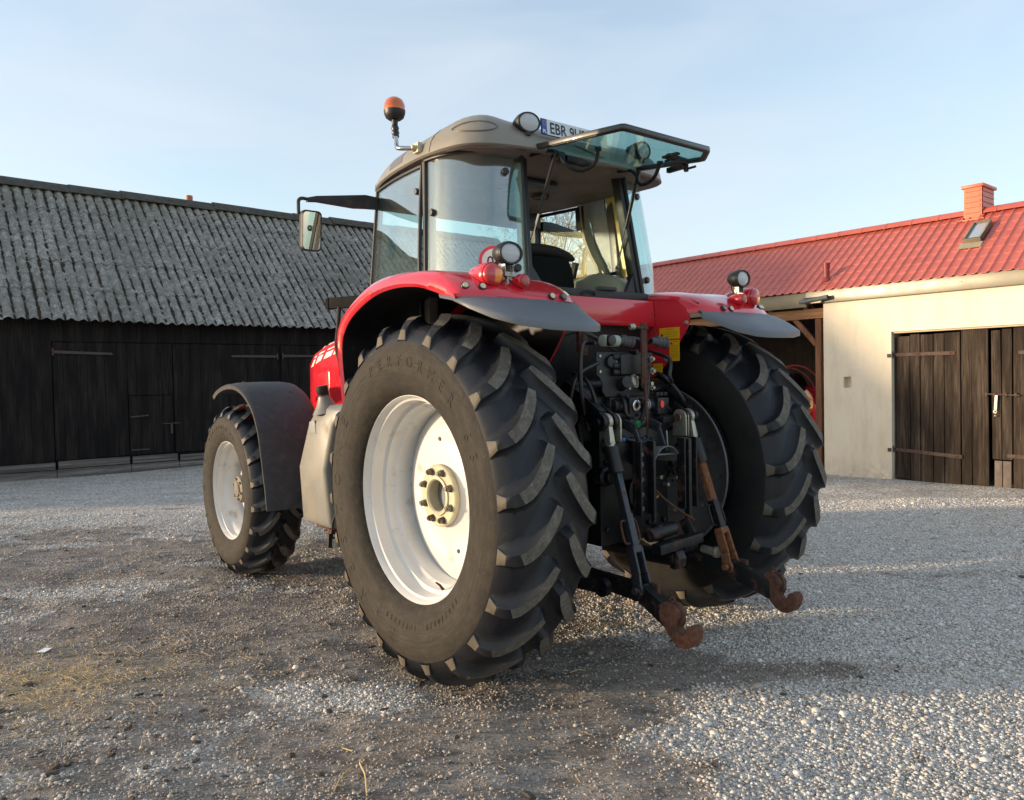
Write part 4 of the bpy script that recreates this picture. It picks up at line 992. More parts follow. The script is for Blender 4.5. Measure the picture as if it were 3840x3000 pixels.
# ---- cab
def outline(n=72):
    Lw=[(-.135,0),(-.135,.20),(-.128,.40),(-.095,.57),(-.03,.70),(.10,.773),(.45,.785),(.80,.750),(1.06,.690),(1.22,.61),(1.30,.48),(1.335,.25),(1.34,0)]
    Tp=[(.06,0),(.06,.20),(.06,.38),(.065,.50),(.10,.59),(.235,.645),(.513,.640),(.776,.61),(1.018,.575),(1.17,.52),(1.235,.40),(1.255,.20),(1.255,0)]
    a=curve_pts([(x,y,0) for x,y in Lw],n//2);b=curve_pts([(x,y,0) for x,y in Tp],n//2)
    a=a+[Vector((p.x,-p.y,0)) for p in a[-2:0:-1]];b=b+[Vector((p.x,-p.y,0)) for p in b[-2:0:-1]]
    return a,b
Lo,To=outline()
m=MB();rows=[]
def ring(f,z,sc=1,dz=True,k=0): # f 0 = lower outline, 1 = top outline
    c=Vector((.55,0,0));r=[]
    for a,b in zip(Lo,To):
        p=a.lerp(b,f);p=c+(p-c)*sc
        zz=z-((.045*smooth(.75,1.35,p.x)+.034*smooth(.05,.5,p.x)*min(1,(z-2.76)/.1)) if z>2.76 else 0)-(.012*smooth(.4,-.1,p.x) if z<2.76 else 0)-((z-2.76)*.26*smooth(.14,-.04,p.x)*smooth(.62,.42,abs(p.y)) if z>2.76 else 0)+(.004*sin(p.x*3))
        r.append((p.x,p.y,zz))
    return r
for f,z,sc in((.0,2.700,.90),(0,2.692,.955),(0,2.694,.985),(0,2.702,1.0),(.02,2.722,1.0),(.10,2.765,1.0),(.28,2.812,1.0),(.52,2.850,1.0),(.80,2.876,1.0),(1,2.886,1.0),(1,2.892,.93),(1,2.906,.75),(1,2.914,.5),(1,2.918,.2)): rows.append(ring(f,z,sc))
m.grid(rows,closed=True,mf=lambda i,j:1 if i<2 else 0);b=len(m.v);m.f.append(tuple(range(b-len(Lo),b)));m.m.append(0)
roof_o=part(m,'cab_roof',[A['roof_beige'],A['frame_grey']],ang=28)
m=MB();c=.55
m.grid([[(p.x*.9+.055,p.y*.9,2.698) for p in Lo],[(p.x*.80+.11,p.y*.84,2.672) for p in Lo],[(p.x*.5+.28,p.y*.5,2.70) for p in Lo]],closed=True);b=len(m.v);m.f.append(tuple(range(b-len(Lo),b)));m.m.append(0)
m.build('headliner',M_simple('headliner',(.16,.14,.115),.8,bump=.2),roof_o,ang=60)
# seams, side emblem recess, door-vent
m=MB()
def onroof_y(x,z):  # side surface y of the roof at (x,z) left side
    best=None
    f=interp(z,[2.702,2.722,2.765,2.812,2.850,2.876],[0,.02,.10,.28,.52,.8])
    pts=[a.lerp(b,f) for a,b in zip(Lo,To)][:len(Lo)//2+1]
    for p,q in zip(pts,pts[1:]):
        if p.y>.45 and min(p.x,q.x)<=x<=max(p.x,q.x): best=lerp(p.y,q.y,(x-p.x)/((q.x-p.x) or 1))
    return best if best else .6
def zact(x,z): return z-((.045*smooth(.75,1.35,x)+.034*smooth(.05,.5,x)*min(1,(z-2.76)/.1)) if z>2.76 else 0)+.004*sin(x*3)
for xs_ in(.30,1.12):
    pts=[(xs_+.0,onroof_y(xs_,z)-.001,zact(xs_,z)) for z in(2.703,2.722,2.765,2.79,2.812,2.83,2.85,2.87)];m.tube(pts,.0028,0,5)
m.build('roof_seam',A['ink'],roof_o)
m=MB();m.grid([[(x,onroof_y(x,z)+.002,zact(x,z)) for z in(2.725,2.765,2.79,2.812,2.835)] for x in(.62,.68,.74,.80)]);m.build('roof_badge_panel',A['frame_grey'],roof_o,solid=.003)
m=MB()
def side_at(t): # emblem centre follows the rear corner curve
    idx=t*(len(Lo)//2);i=int(idx);f=idx-i;a=Lo[i].lerp(Lo[i+1],f);b=To[i].lerp(To[i+1],f);return a,b
loop=[]
for k in range(36):
    a=2*PI*k/36;t_=.335+.062*cos(a)*(1 if cos(a)<0 else 1.35);zf=2.785+.030*sin(a)
    f=interp(zf,[2.722,2.765,2.812,2.850],[.02,.10,.28,.52]);p,q=side_at(t_);r_=p.lerp(q,f);nrm=Vector((r_.x-.45,r_.y,0)).normalized();loop.append(Vector((r_.x,r_.y,zact(r_.x,zf)))+nrm*.001)
m.tube(loop+[loop[0],loop[1]],.0045,0,6,cap=False);m.build('roof_emblem_groove',A['frame_grey'],roof_o)
# roof work lamps
for s in(1,-1):
    c=Vector((-.125,.437*s,2.818));ax=Vector((-1,.12*s,-.12)).normalized()
    m=MB();m.lathe([(.060,0),(.069,-.001),(.071,-.01),(.069,-.03),(.06,-.06),(.045,-.10),(0,-.12)],c,ax,0,40,squash=(.74,1.0));m.cyl(c+Vector((.02,0,-.045)),c+Vector((.02,0,-.065)),.018,0,12)
    w_=part(m,'roof_work_lamp',A['black_plastic'],ang=50)
    m=MB();m.lathe([(.060,-.004),(.04,.003),(0,.005)],c,ax,0,40,squash=(.74,1.0));m.build('lens',A['lens_clear'],w_)
# number plate on the rear of the roof
x=-.13;PL=Matrix.Translation((x,.1225,2.810))@Matrix.Rotation(R(4),4,'Y')
m=MB();m.box(-.003,.003,-.243,.243,-.043,.043,0,PL);pl=part(m,'number_plate',A['ink'],bevel=.006)
m=MB();m.box(-.0055,-.003,-.240,.205,-.040,.040,0,PL);m.build('plate_face',A['plate_white'],pl)
m=MB();m.box(-.0056,-.003,.207,.240,-.040,.040,0,PL);m.build('country_band',A['plate_blue'],pl)
def ptext(txt,size,y,z,mat,sx=1):
    vs,fs=text_mb(txt,size,.0,align='LEFT',offs=.0012);m=MB();m.add([(-.0068,y-a*sx,z+b) for a,b,_ in vs],fs,0,PL);m.build('plate_text',A[mat],pl,fixn=False)
ptext('EBR 9U28',.083,.188,-.030,'ink',.88);ptext('PL',.024,.236,-.034,'plate_white')
m=MB()
for k in range(12):
    a=2*PI*k/12;m.cbox((-.0066,.2235+.011*cos(a),.018+.011*sin(a)),(.0006,.0028,.0028),0,rx=.78)
for i in range(len(m.v)): m.v[i]=tuple(PL@Vector(m.v[i]))
m.build('plate_stars',A['star_yellow'],pl,fixn=False)
# beacon
m=MB();m.lathe([(0,.0),(.016,.0),(.018,.03),(.034,.028),(.050,.040),(.058,.060),(.060,.078)],(.545,.85,2.905),(.0,.0,1),0,28)
bc=part(m,'beacon',A['black_plastic'],ang=40)
m=MB();m.lathe([(.0595,.078),(.060,.095),(.056,.115),(.046,.135),(.026,.149),(0,.153)],(.545,.85,2.905),(0,0,1),0,28);m.build('lens',A['lens_orange'],bc,ang=50)
m=MB();m.tube(curve_pts([(.545,.85,2.90),(.54,.85,2.86),(.53,.855,2.83)],6),[.018,.022,.018,.022,.018,.020,.016],0,12);m.build('boot',A['rubber_seal'],bc)
m=MB();m.tube(curve_pts([(.53,.855,2.84),(.515,.86,2.80),(.49,.87,2.765),(.45,.86,2.752),(.42,.82,2.752),(.415,.77,2.755)],14),.0125,0,12);m.build('stalk',A['chrome'],bc)
m=MB();m.cbox((.41,.79,2.755),(.055,.03,.055));m.cyl((.41,.80,2.755),(.41,.83,2.755),.014,0,6);m.build('clamp',A['hub_paint'],bc,bevel=.004)

# cab frame
Cb,Ct=(-.09,.43,1.93),(.02,.375,2.70);Bb,Bt=(.335,.80,1.90),(.42,.735,2.70);Ab,At=(1.22,.725,1.30),(1.10,.655,2.69)
for s in(1,-1):
    m=MB();m.bar(SY(s,(Bb[0],Bb[1]-.02,1.25)),SY(s,(Bt[0],Bt[1]-.02,2.70)),.055,.06,up=(1,0,0));part(m,'door_pillar',A['frame_grey'],bevel=.006)
    m=MB();m.bar(SY(s,(Cb[0]+.02,Cb[1],1.90)),SY(s,(Ct[0]+.02,Ct[1],2.70)),.05,.06,up=(1,0,0));part(m,'rear_pillar',A['black_plastic'],bevel=.008)
    m=MB();m.bar(SY(s,(Ab[0]+.02,Ab[1]-.02,1.1)),SY(s,(At[0]+.02,At[1]-.02,2.70)),.035,.05,up=(1,0,0));part(m,'front_pillar',A['black_plastic'],bevel=.006)
    # foot gusset of the rear pillar
    m=MB();m.add([SY(s,(-.085,.425,1.955)),SY(s,(-.085,.30,1.955)),SY(s,(-.058,.412,2.13)),SY(s,(-.055,.425,1.955)),SY(s,(-.055,.30,1.955)),SY(s,(-.03,.412,2.13))],[(0,1,2),(5,4,3),(0,3,4,1),(1,4,5,2),(2,5,3,0)]);part(m,'pillar_gusset',A['black_plastic'],bevel=.004)
    # curved rear quarter glass
    def qg(z,off=0):
        t_=(z-1.97)/(2.70-1.97);cx=lerp(-.09,.01,t_);cy=lerp(.445,.392,t_);bx=lerp(.33,.405,t_);by=lerp(.803,.742,t_)
        r=[]
        for k in range(13):
            a=PI/2*k/12;r.append(SY(s,(bx-(bx-cx+off)*cos(a)**.9,cy+(by-cy+off)*sin(a)**.9,z)))
        return r
    zs=[1.965,2.05,2.2,2.4,2.6,2.69];m=MB();m.grid([qg(z) for z in zs]);g=part(m,'quarter_glass',A['quarter_glass'],solid=.005,ang=60)
    m=MB()
    for z in(1.968,2.692): m.tube(qg(z,.004),.011,0,6)
    m.tube([qg(z,.003)[0] for z in zs],.013,0,6);m.tube([qg(z,.003)[-1] for z in zs],.012,0,6);m.build('glass_seal',A['rubber_seal'],g)
    for k,z in((2,2.63-.05),(1,2.065),(11,2.39)):
        p=Vector(qg(z,.0)[k]);n_=Vector((p.x-.38,p.y-.38*s,0)).normalized() if k<10 else Vector((0,s,0))
        m=MB();m.lathe([(.020,0),(.020,.012),(.016,.017),(0,.018)],p,n_,0,18);m.build('glass_knob',A['rubber_seal'],g)
    # door glass
    def dg(x,z):
        t_=(z-1.30)/(2.69-1.30);xb=lerp(.335,.42,smooth(0,1,t_));xa=lerp(Ab[0],At[0],t_)
        yb=interp(z,[1.3,2.0,2.69],[.83,.80,.737]);ya=interp(z,[1.3,2.69],[.735,.662]);u=x
        return SY(s,(lerp(xb+.03,xa,u),lerp(yb,ya,u)+.018*sin(PI*u),z))
    zd=[1.32,1.6,1.9,2.2,2.45,2.675];m=MB();m.grid([[dg(u/6,z) for u in range(7)] for z in zd]);d_=part(m,'door_glass',A['cab_glass'] if s>0 else A['clear_glass'],solid=.005,ang=60)
    m=MB();m.tube([dg(u/6,2.675) for u in range(7)],.012,0,6);m.tube([dg(0,z) for z in zd],.011,0,6);m.tube([dg(1,z) for z in zd],.012,0,6);m.tube([dg(u/6,1.32) for u in range(7)],.015,0,6);m.build('door_frame',A['rubber_seal'],d_)
    for u,z in((.06,2.54),(.06,1.99)):
        p=Vector(dg(u,z));m=MB();m.lathe([(.018,0),(.018,.012),(.014,.016),(0,.017)],p,(0,s,0),0,18);m.build('door_knob',A['rubber_seal'],d_)
# lower cab body, floor and sill
m=MB();m.prism([(-.07,1.45),(-.11,1.94),(.33,1.94),(.36,1.30),(1.30,1.12),(1.30,.98),(.2,1.05)],'y',-.42,.42);part(m,'cab_base',A['black_plastic'],bevel=.01)
m=MB();m.box(-.135,-.02,-.44,.44,1.925,1.975);m.cbox((-.13,-.10,1.985),(.04,.13,.02));m.tube(curve_pts([(-.14,.10,1.945),(-.155,.07,1.962),(-.155,.03,1.962),(-.14,.0,1.945)],6),.006,0,6);part(m,'rear_sill',A['black_plastic'],bevel=.006)
m=MB();m.box(.30,1.20,.70,.775,1.22,1.33);m.box(.30,1.20,-.775,-.70,1.22,1.33);m.box(.02,1.25,-.72,.72,1.18,1.22);part(m,'cab_floor',A['black_plastic'],bevel=.01)
m=MB();m.bar((1.25,-.64,1.45),(1.13,-.60,2.66),.01,.0) if False else None
m=MB();m.grid([[(1.275,y,1.45),(1.20,y*.95,2.2),(1.145,y*.92,2.62)] for y in(-.70,-.35,0,.35,.70)]);part(m,'windscreen',A['clear_glass'],solid=.005,ang=60)
m=MB();m.box(1.06,1.17,-.64,.64,2.575,2.70);part(m,'windscreen_header',A['black_plastic'],bevel=.01)
# interior
m=MB();m.prism([(.95,1.22),(1.22,1.22),(1.24,1.95),(1.12,1.98),(.98,1.9)],'y',-.30,.30);ds=part(m,'dashboard',A['black_plastic'],bevel=.03)
m=MB();m.tube([(.99+.10*sin(a)*.5,.20*cos(a),2.02+.20*sin(a)*.45) for a in[2*PI*k/28 for k in range(29)]],.013,0,8,cap=False)
for a in(PI/2,PI*1.17,PI*1.83): m.tube([(.99,0,2.02),(.99+.05*sin(a),.19*cos(a),2.02+.085*sin(a))],.009,0,6)
m.cyl((.99,0,2.02),(1.08,0,1.9),.03,0,12);part(m,'steering_wheel',A['black_plastic'])
SX=.36;SZ=.06;SYo=-.045
m=MB();rows=[]
for z,w_,t_ in((1.70,.235,.05),(1.80,.245,.06),(2.0,.245,.07),(2.10,.235,.06),(2.16,.215,.045)):
    rows.append([(SX-.0+dx,.02+SYo+y,z+SZ) for dx,y in((-t_,-w_*.9),(-t_*1.2,-w_*.3),(-t_*1.2,w_*.3),(-t_,w_*.9),(0,w_),(t_,w_*.9),(t_*1.1,0),(t_,-w_*.9),(0,-w_))])
m.grid(rows,closed=True);b=len(m.v);m.f.append(tuple(range(b-9,b)));m.m.append(0)
st=part(m,'driver_seat',A['seat_black'],ang=50,bevel=0)
m=MB();rows=[]
for k in range(13):
    a=-1+2*k/12;w_=.262;y=.012+SYo+a*w_*1.06;zc=2.175+SZ+.035*(1-a*a);th=.05*(1-abs(a)**4*.6);rows.append([(SX+.015+th*1.3*cos(q),y,zc+th*.75*sin(q)) for q in[2*PI*j/12 for j in range(12)]])
m.grid(rows,closed=True);b=len(m.v);m.f.append(tuple(range(b-12,b)));m.m.append(0);m.f.append(tuple(range(b-156,b-144))[::-1]);m.m.append(0)
m.build('backrest_cushion',A['seat_fabric'],st,ang=60)
m=MB();m.box(SX-.10,SX-.065,-.17,.12,1.78,2.12);m.build('seat_back_cover',A['seat_black'],st,bevel=.012)
m=MB();m.box(SX+.03,SX+.50,-.24,.28,1.66,1.78);m.box(SX+.1,SX+.4,-.15,.2,1.2,1.66);m.build('seat_cushion',A['seat_fabric'],st,bevel=.03)
# right console, levers, pillar trims
m=MB();rows=[]
for x,zt_,w_ in((-.02,2.02,.16),(.08,2.10,.18),(.22,2.14,.19),(.45,2.13,.19),(.75,2.10,.17),(.95,2.0,.12)): rows.append([(x,-.38-w_,1.3),(x,-.40-w_,zt_-.10),(x,-.40-w_*.6,zt_-.02),(x,-.40,zt_),(x,-.36,zt_-.03),(x,-.34,zt_-.10),(x,-.34,1.3)])
m.grid(rows);cs=part(m,'side_console',A['interior_cream'],solid=.01,ang=50)
m=MB()
for x,y,z,dx in((.50,-.40,2.12,-.06),(.56,-.46,2.13,-.03),(.36,-.30,2.0,.05)): m.tube([(x,y,z-.1),(x+dx*.5,y,z+.02)],.006,0,6);m.bar((x+dx*.5,y,z+.01),(x+dx,y,z+.11),.022,.034,w2=.03,h2=.04)
m.build('lever',A['rubber_seal'],cs,bevel=.006)
m=MB()
for x in(.12,.2,.29): m.cbox((x,-.43,2.125),(.05,.035,.018))
m.build('switch',A['rubber_seal'],cs,bevel=.003)
m=MB();pts=[(.70,2.69,.12),(.70,2.55,.12),(.665,2.42,.11),(.62,2.32,.11),(.565,2.24,.10),(.535,2.12,.10),(.53,1.98,.12),(.53,1.60,.12)]
rows=[]
for x,z,w_ in pts: yb=-interp(z,[1.6,2.7],[.80,.72]);rows.append([(x,yb+.05,z),(x-.02,yb+.075,z),(x-w_*.5,yb+.085,z),(x-w_*.6,yb+.06,z),(x-w_*.65,yb+.02,z),(x+.01,yb+.02,z)])
m.grid(rows,closed=True);pt_=part(m,'pillar_trim',A['interior_cream'],ang=40)
m=MB();m.cbox((.66,-.652,2.58),(.075,.012,.16),0,rx=-.06);m.build('vent_grille',A['rubber_seal'],pt_,bevel=.003)
m=MB();m.prism([(.50,2.22),(.47,2.18),(.47,2.04),(.49,2.0),(.51,2.02),(.52,2.18)],'y',-.735,-.69);m.build('grab_recess',A['hub_paint'],pt_)
m=MB();rows=[[(.64,-.700,2.70),(.56,-.74,2.3),(.46,-.765,1.95)],[(.468,-.700,2.70),(.425,-.735,2.3),(.385,-.765,1.95)]];m.grid(rows);part(m,'door_pillar_lining',M_simple('lining_grey',(.30,.34,.35),.5),solid=.012)
m=MB();m.grid([[(.452,-.695,2.70),(.40,-.735,2.3),(.375,-.755,2.15)],[(.375,-.698,2.70),(.318,-.738,2.3),(.292,-.757,2.15)]]);part(m,'pillar_sunlit_strip',M_simple('sun_gold_strip',(.62,.52,.13),.35,coat=.5),solid=.012)  # golden sun glow at the right door pillar, put into the strip's colour
m=MB();m.cyl((.50,-.735,2.42),(.47,-.74,2.33),.012,0,8);m.tube(curve_pts([(.44,-.745,2.17),(.40,-.73,2.13),(.43,-.74,2.09),(.38,-.72,2.05),(.36,-.74,2.0)],10),.007,0,6);m.cbox((.465,-.735,2.25),(.02,.015,.06));part(m,'cable_clip',A['rubber_seal'])
for y,x in((.02,.62),(-.30,.66)):
    m=MB();m.lathe([(.06,0),(.055,-.012),(.045,-.006),(0,-.008)],(x,y,2.685),(0,0,1),0,24);m.build('speaker',A['rubber_seal'],roof_o)
m=MB();m.cbox((.40,-.05,2.682),(.10,.26,.03));m.build('roof_console',A['rubber_seal'],roof_o,bevel=.01)
# windscreen-side mirror inside
# ---- open rear window
def hp(u,v): # local chart: u 0 at hinge .. 1 outer ; v -1..1
    return None
W=[(-.035,.392,2.712),(-.585,.405,2.655),(-.60,.398,2.656),(-.675,.335,2.670),(-.685,.315,2.671),(-.685,-.315,2.671),(-.675,-.335,2.670),(-.60,-.398,2.656),(-.585,-.405,2.655),(-.035,-.392,2.712)]
m=MB();m.add([(x,y,z-.004) for x,y,z in W],[tuple(range(len(W)))]);rw=part(m,'rear_window',A['hatch_glass'],solid=.005)
m=MB();nW=len(W);cW=Vector((-.33,0,2.68));inn_=[]
for k in range(nW):
    a=Vector(W[k-1]);b=Vector(W[k]);c=Vector(W[(k+1)%nW]);d1=(b-a).normalized();d2=(c-b).normalized()
    n1=Vector((-d1.y,d1.x,0));n2=Vector((-d2.y,d2.x,0))
    if n1.dot(cW-b)<0:n1=-n1
    if n2.dot(cW-b)<0:n2=-n2
    q=(n1+n2);q.normalize();inn_.append(b+q*.030/max(.5,q.dot(n1)))
o_w=[Vector(p) for p in W];rings=[[p+Vector((0,0,.012)) for p in o_w],[p+Vector((0,0,-.014)) for p in o_w],[p+Vector((0,0,-.014)) for p in inn_],[p+Vector((0,0,.008)) for p in inn_],[p+Vector((0,0,.012)) for p in o_w]]
m.grid(rings,closed=True)
m.build('window_frame',M_simple('hatch_frame',(.020,.018,.017),.4,coat=.3),rw,bevel=.005)
m=MB()
for a,b in zip(W[:-1],W[1:]):
    q=Vector((-.3,0,2.68));m.bar(Vector(a).lerp(q,.05)+Vector((0,0,-.014)),Vector(b).lerp(q,.05)+Vector((0,0,-.014)),.022,.004)
m.build('frame_band',A['rubber_seal'],rw)
def handle(pts,knobs,name='window_handle'):
    m=MB();m.tube(curve_pts(pts,16),.0105,0,10)
    for k in knobs: m.cyl((k[0],k[1],k[2]-.012),(k[0],k[1],k[2]+.006),.018,0,14)
    return m.build(name,A['black_steel'],rw)
handle([(-.02,.35,2.685),(-.12,.32,2.69),(-.19,.30,2.665),(-.225,.28,2.60),(-.275,.22,2.565),(-.33,.17,2.60),(-.35,.165,2.672)],[(-.35,.165,2.672)])
handle([(-.06,-.28,2.685),(-.13,-.31,2.68),(-.175,-.315,2.64),(-.20,-.30,2.595),(-.25,-.29,2.57),(-.33,-.285,2.59),(-.38,-.28,2.655)],[(-.38,-.28,2.662)])
m=MB();m.bar((-.52,-.33,2.642),(-.52,-.18,2.648),.026,.03);m.cbox((-.545,-.175,2.645),(.10,.03,.012));m.bar((-.52,-.335,2.625),(-.38,-.345,2.628),.026,.028);m.cyl((-.52,-.33,2.59),(-.52,-.33,2.65),.013,0,10);m.cyl((-.50,-.335,2.605),(-.58,-.335,2.605),.007,0,8);m.cyl((-.5,-.18,2.625),(-.6,-.18,2.625),.007,0,8);m.build('window_latch',A['black_steel'],rw,bevel=.003)
m=MB();m.cyl((-.13,.20,2.665),(-.13,.06,2.66),.022,0,12);m.cyl((-.14,.06,2.66),(-.14,.0,2.655),.014,0,10);m.cbox((-.12,.24,2.668),(.06,.05,.05));m.tube([(-.16,.15,2.735),(-.10,-.30,2.70)],.005,0,6);m.build('wiper_motor',A['black_steel_worn'],rw,bevel=.003)
for s in(1,-1):
    a=Vector((-.192,.316*s,2.668));b=Vector((.0 if s>0 else .05,.375*s,2.14));mid=a.lerp(b,.58)
    m=MB();m.cyl(a,mid,.0105,0,10);m.cyl(a+Vector((0,0,.0)),a.lerp(b,.03),.013,0,10);g=part(m,'gas_strut',A['black_steel'])
    m=MB();m.cyl(mid,b,.005,0,8);m.cyl(b,b.lerp(a,.03),.012,0,8);m.build('strut_rod',A['chrome'],g)
# mirrors
for s in(1,-1):
    m=MB();m.prism([(0,0)]*0+[(.675,2.575),(.675,2.625),(.80,2.640),(1.10,2.588),(1.13,2.570),(1.10,2.558),(.86,2.560)] if False else [(.675,2.56),(.675,2.635),(.76,2.64),(1.08,2.592),(1.14,2.575),(1.14,2.55),(1.08,2.556),(.84,2.548),(.76,2.555)],'x',-.014,.014,0,Matrix.Translation((1.09,0,0)))
    if s<0:
        m.v=[(x,-y,z) for x,y,z in m.v];m.f=[f[::-1] for f in m.f]
    arm=part(m,'mirror_arm',A['black_plastic'],bevel=.005)
    m=MB();m.tube(curve_pts([(1.09,1.12*s,2.565),(1.085,1.17*s,2.567),(1.075,1.195*s,2.55),(1.07,1.20*s,2.52),(1.07,1.20*s,2.47)],10),.0105,0,10);m.build('mirror_stem',A['black_plastic'],arm)
    MC=Matrix.Translation((1.055,1.135*s,2.375))@Matrix.Rotation(R(-1*s),4,'Z')@Matrix.Rotation(R(-6),4,'Y')@Matrix.Rotation(R(3*s),4,'Z')
    def rrect(w,h,r,n=5):
        o=[]
        for cx_,cy_,a0 in((w-r,h-r,0),(-w+r,h-r,90),(-w+r,-h+r,180),(w-r,-h+r,270)):
            for k in range(n+1): a=R(a0+90*k/n);o.append((cx_+r*cos(a),cy_+r*sin(a)))
        return o
    m=MB();o_=rrect(.060,.116,.026);rows=[[(x,y,z) for y,z in[(a*f,b*f) for a,b in o_]] for x,f in((-.018,.93),(-.020,1.0),(-.004,1.02),(.02,1.0),(.045,.85),(.055,.5))]
    m.grid(rows,closed=True);b=len(m.v);m.f.append(tuple(range(b-24,b)));m.m.append(0);m.v=[tuple(MC@Vector(v)) for v in m.v]
    mi=part(m,'mirror',A['black_plastic'],ang=40)
    m=MB();m.prism([(a*.92,b*.93) for a,b in o_],'x',-.0155,-.012,0,MC);m.build('mirror_glass',A['mirror_glass'],mi)
# grey bracket box and handrail by the cab door
m=MB();m.bar((.98,.83,1.975),(1.30,.90,1.985),.05,.07);m.bar((1.30,.90,1.985),(1.345,.90,1.985),.052,.074);part(m,'lamp_bracket',M_simple('bracket_grey',(.010,.010,.010),.85,spec=.1),bevel=.012)
m=MB();m.tube(curve_pts([(1.20,.895,1.955),(1.215,.90,1.83),(1.235,.905,1.715),(1.21,.905,1.64),(1.17,.905,1.565),(1.13,.905,1.505),(1.07,.895,1.485),(1.0,.87,1.48)],20),.0125,0,10);part(m,'handrail',A['black_steel'])
# speed disc on the left quarter glass
m=MB();c=Vector((-.045,.625,2.095));ax=Vector((-.80,.60,.06)).normalized();m.lathe([(.080,0),(.080,.0025),(.064,.0025)],c,ax,0,40);m.lathe([(.064,.0),(.064,.0022),(0,.0022)],c,ax,1,40)
sg=part(m,'speed_disc',[A['sign_red'],A['decal_white']])
vs,fs=text_mb('40',.078,.0003);u=Vector((0,0,1));w_=ax.cross(u)*-1
m=MB();m.add([c+ax*.004+(-w_)*x*-1*-1+u*(y-.028) for x,y,z in vs],fs);m.build('digits',A['ink'],sg,fixn=False)
# ---- hood, tank, front mudguards
def hood_sec(x):
    # half width, top z, shoulder z, bottom z
    hw=interp(x,[1.2,2.2,2.9,3.1],[.40,.385,.345,.30]);zt=interp(x,[1.2,1.7,2.2,2.7,2.95,3.08],[1.99,1.95,1.89,1.822,1.758,1.67]);zb=1.12
    return hw,zt,zb
m=MB();rows=[]
for x in[1.25,1.5,1.8,2.1,2.4,2.65,2.85,2.98,3.06,3.10]:
    hw,zt,zb=hood_sec(x);k=1-.10*smooth(2.95,3.1,x)
    h_=[(-hw,zb),(-hw*1.01,1.35),(-hw,zt-.10),(-hw*.95,zt-.055),(-hw*.80,zt-.018),(-hw*.4,zt),(0,zt+.006)]
    rows.append([(x,y*k,z) for y,z in h_]+[(x,-y*k,z) for y,z in h_[-2::-1]])
m.grid(rows);b=len(m.v);n=len(rows[0]);m.f.append(tuple(range(b-n,b)));m.m.append(0)
hood=part(m,'hood',A['red_paint'],ang=30)
m=MB();m.box(3.10,3.13,-.25,.25,1.18,1.58);m.build('front_grille',A['black_plastic'],hood,bevel=.01)
for s in(1,):
    def hs(x,z): 
        hw,zt,zb=hood_sec(x);y=interp(z,[1.35,zt-.10,zt-.055,zt-.018],[hw*1.01,hw,hw*.95,hw*.80]);return (x,(y+.002)*s,z)
    m=MB()
    def band(xa0,xa1,xb0,xb1): # bottom x range at lower line, top range
        rows=[]
        for t_ in(0,.5,1):
            za=lambda x:hood_sec(x)[1]-lerp(.155,.03,t_)
            a=lerp(xa0,xb0,t_);b_=lerp(xa1,xb1,t_);rows.append([hs(x,za(x)) for x in(a,lerp(a,b_,.33),lerp(a,b_,.66),b_)])
        m.grid(rows)
    band(2.90,2.85,2.74,2.69);band(2.80,2.68,2.63,2.51);band(2.62,2.46,2.45,2.29);band(2.42,1.30,2.24,1.30)
    dc=m.build('white_stripe_decal',A['decal_white'],hood,solid=.001,ang=60)
    vs,fs=text_mb('MASSEY FERGUSON',.062,.0,align='LEFT');m=MB();m.add([ (lambda x:hs(x,hood_sec(x)[1]-.118+b_*1.0))(2.285-a*1.15-b_*-.25) for a,b_,_ in vs],fs)
    for i,v in enumerate(m.v): m.v[i]=(v[0],v[1]+.003,v[2])
    m.build('brand_text',A['ink'],dc,fixn=False)
    # recessed side panel
    m=MB();pts=[(2.80,1.25),(2.81,1.50),(2.78,1.545),(2.70,1.565),(2.52,1.59),(2.50,1.57),(2.50,1.25),(2.53,1.21),(2.76,1.21)]
    m.prism(pts,'y',.355*s,.372*s);m.build('side_grille_panel',A['red_paint'],hood,bevel=.01)
m=MB();m.box(.2,3.2,-.24,.24,.62,1.14);m.box(-.25,.6,-.30,.30,.60,1.20);m.cyl((0,-.62,.915),(0,.62,.915),.13,0,20);m.cyl((0,-.70,.915),(0,.86,.915),.085,0,20);m.box(2.66,2.9,-.62,.62,.55,.68);m.box(3.0,3.55,-.22,.22,.62,.95)
part(m,'chassis',A['black_steel'],bevel=.02)
m=MB();rows=[]
# fuel tank: outer (left) face with chamfer, upper neck
secs=[(.56,.62,1.30,1.73,.94),(.60,.60,1.30,1.73,.95),(.93,.60,1.31,1.71,.975),(1.22,.62,1.20,1.56,.965),(1.32,.62,1.14,1.50,.93),(1.345,.62,1.13,1.46,.90)]
for z,yi,x0,x1,yo in secs:
    x1+=.03;rows.append([(x0-.02,yi,z),(x1,yi,z),(x1,yo-.05,z),(x1-.02,yo-.01,z),(x1-.06,yo,z),(x0+.035,yo,z),(x0+.008,yo-.012,z),(x0-.004,yo-.045,z)])
m.grid(rows,closed=True);b=len(m.v);m.f.append(tuple(range(b-8,b)));m.m.append(0);m.f.append(tuple(range(0,8))[::-1]);m.m.append(0)
tk=part(m,'fuel_tank',A['tank_grey'],bevel=.018,ang=50)
m=MB();m.lathe([(.095,-.04),(.06,.01),(.043,.05),(.036,.075)],(1.42,.90,1.335),(.05,.18,1),0,24);m.build('filler_neck',A['tank_grey'],tk)
m=MB();m.lathe([(.033,.07),(.033,.08),(.037,.084),(.040,.094),(.040,.128),(.035,.134),(0,.135)],(1.42,.90,1.335),(.05,.18,1),0,12);m.build('filler_cap',A['rubber_seal'],tk)
m=MB();m.cyl((1.422,.909,1.385),(1.424,.914,1.41),.038,0,18);m.build('cap_collar',A['rust_metal'],tk)
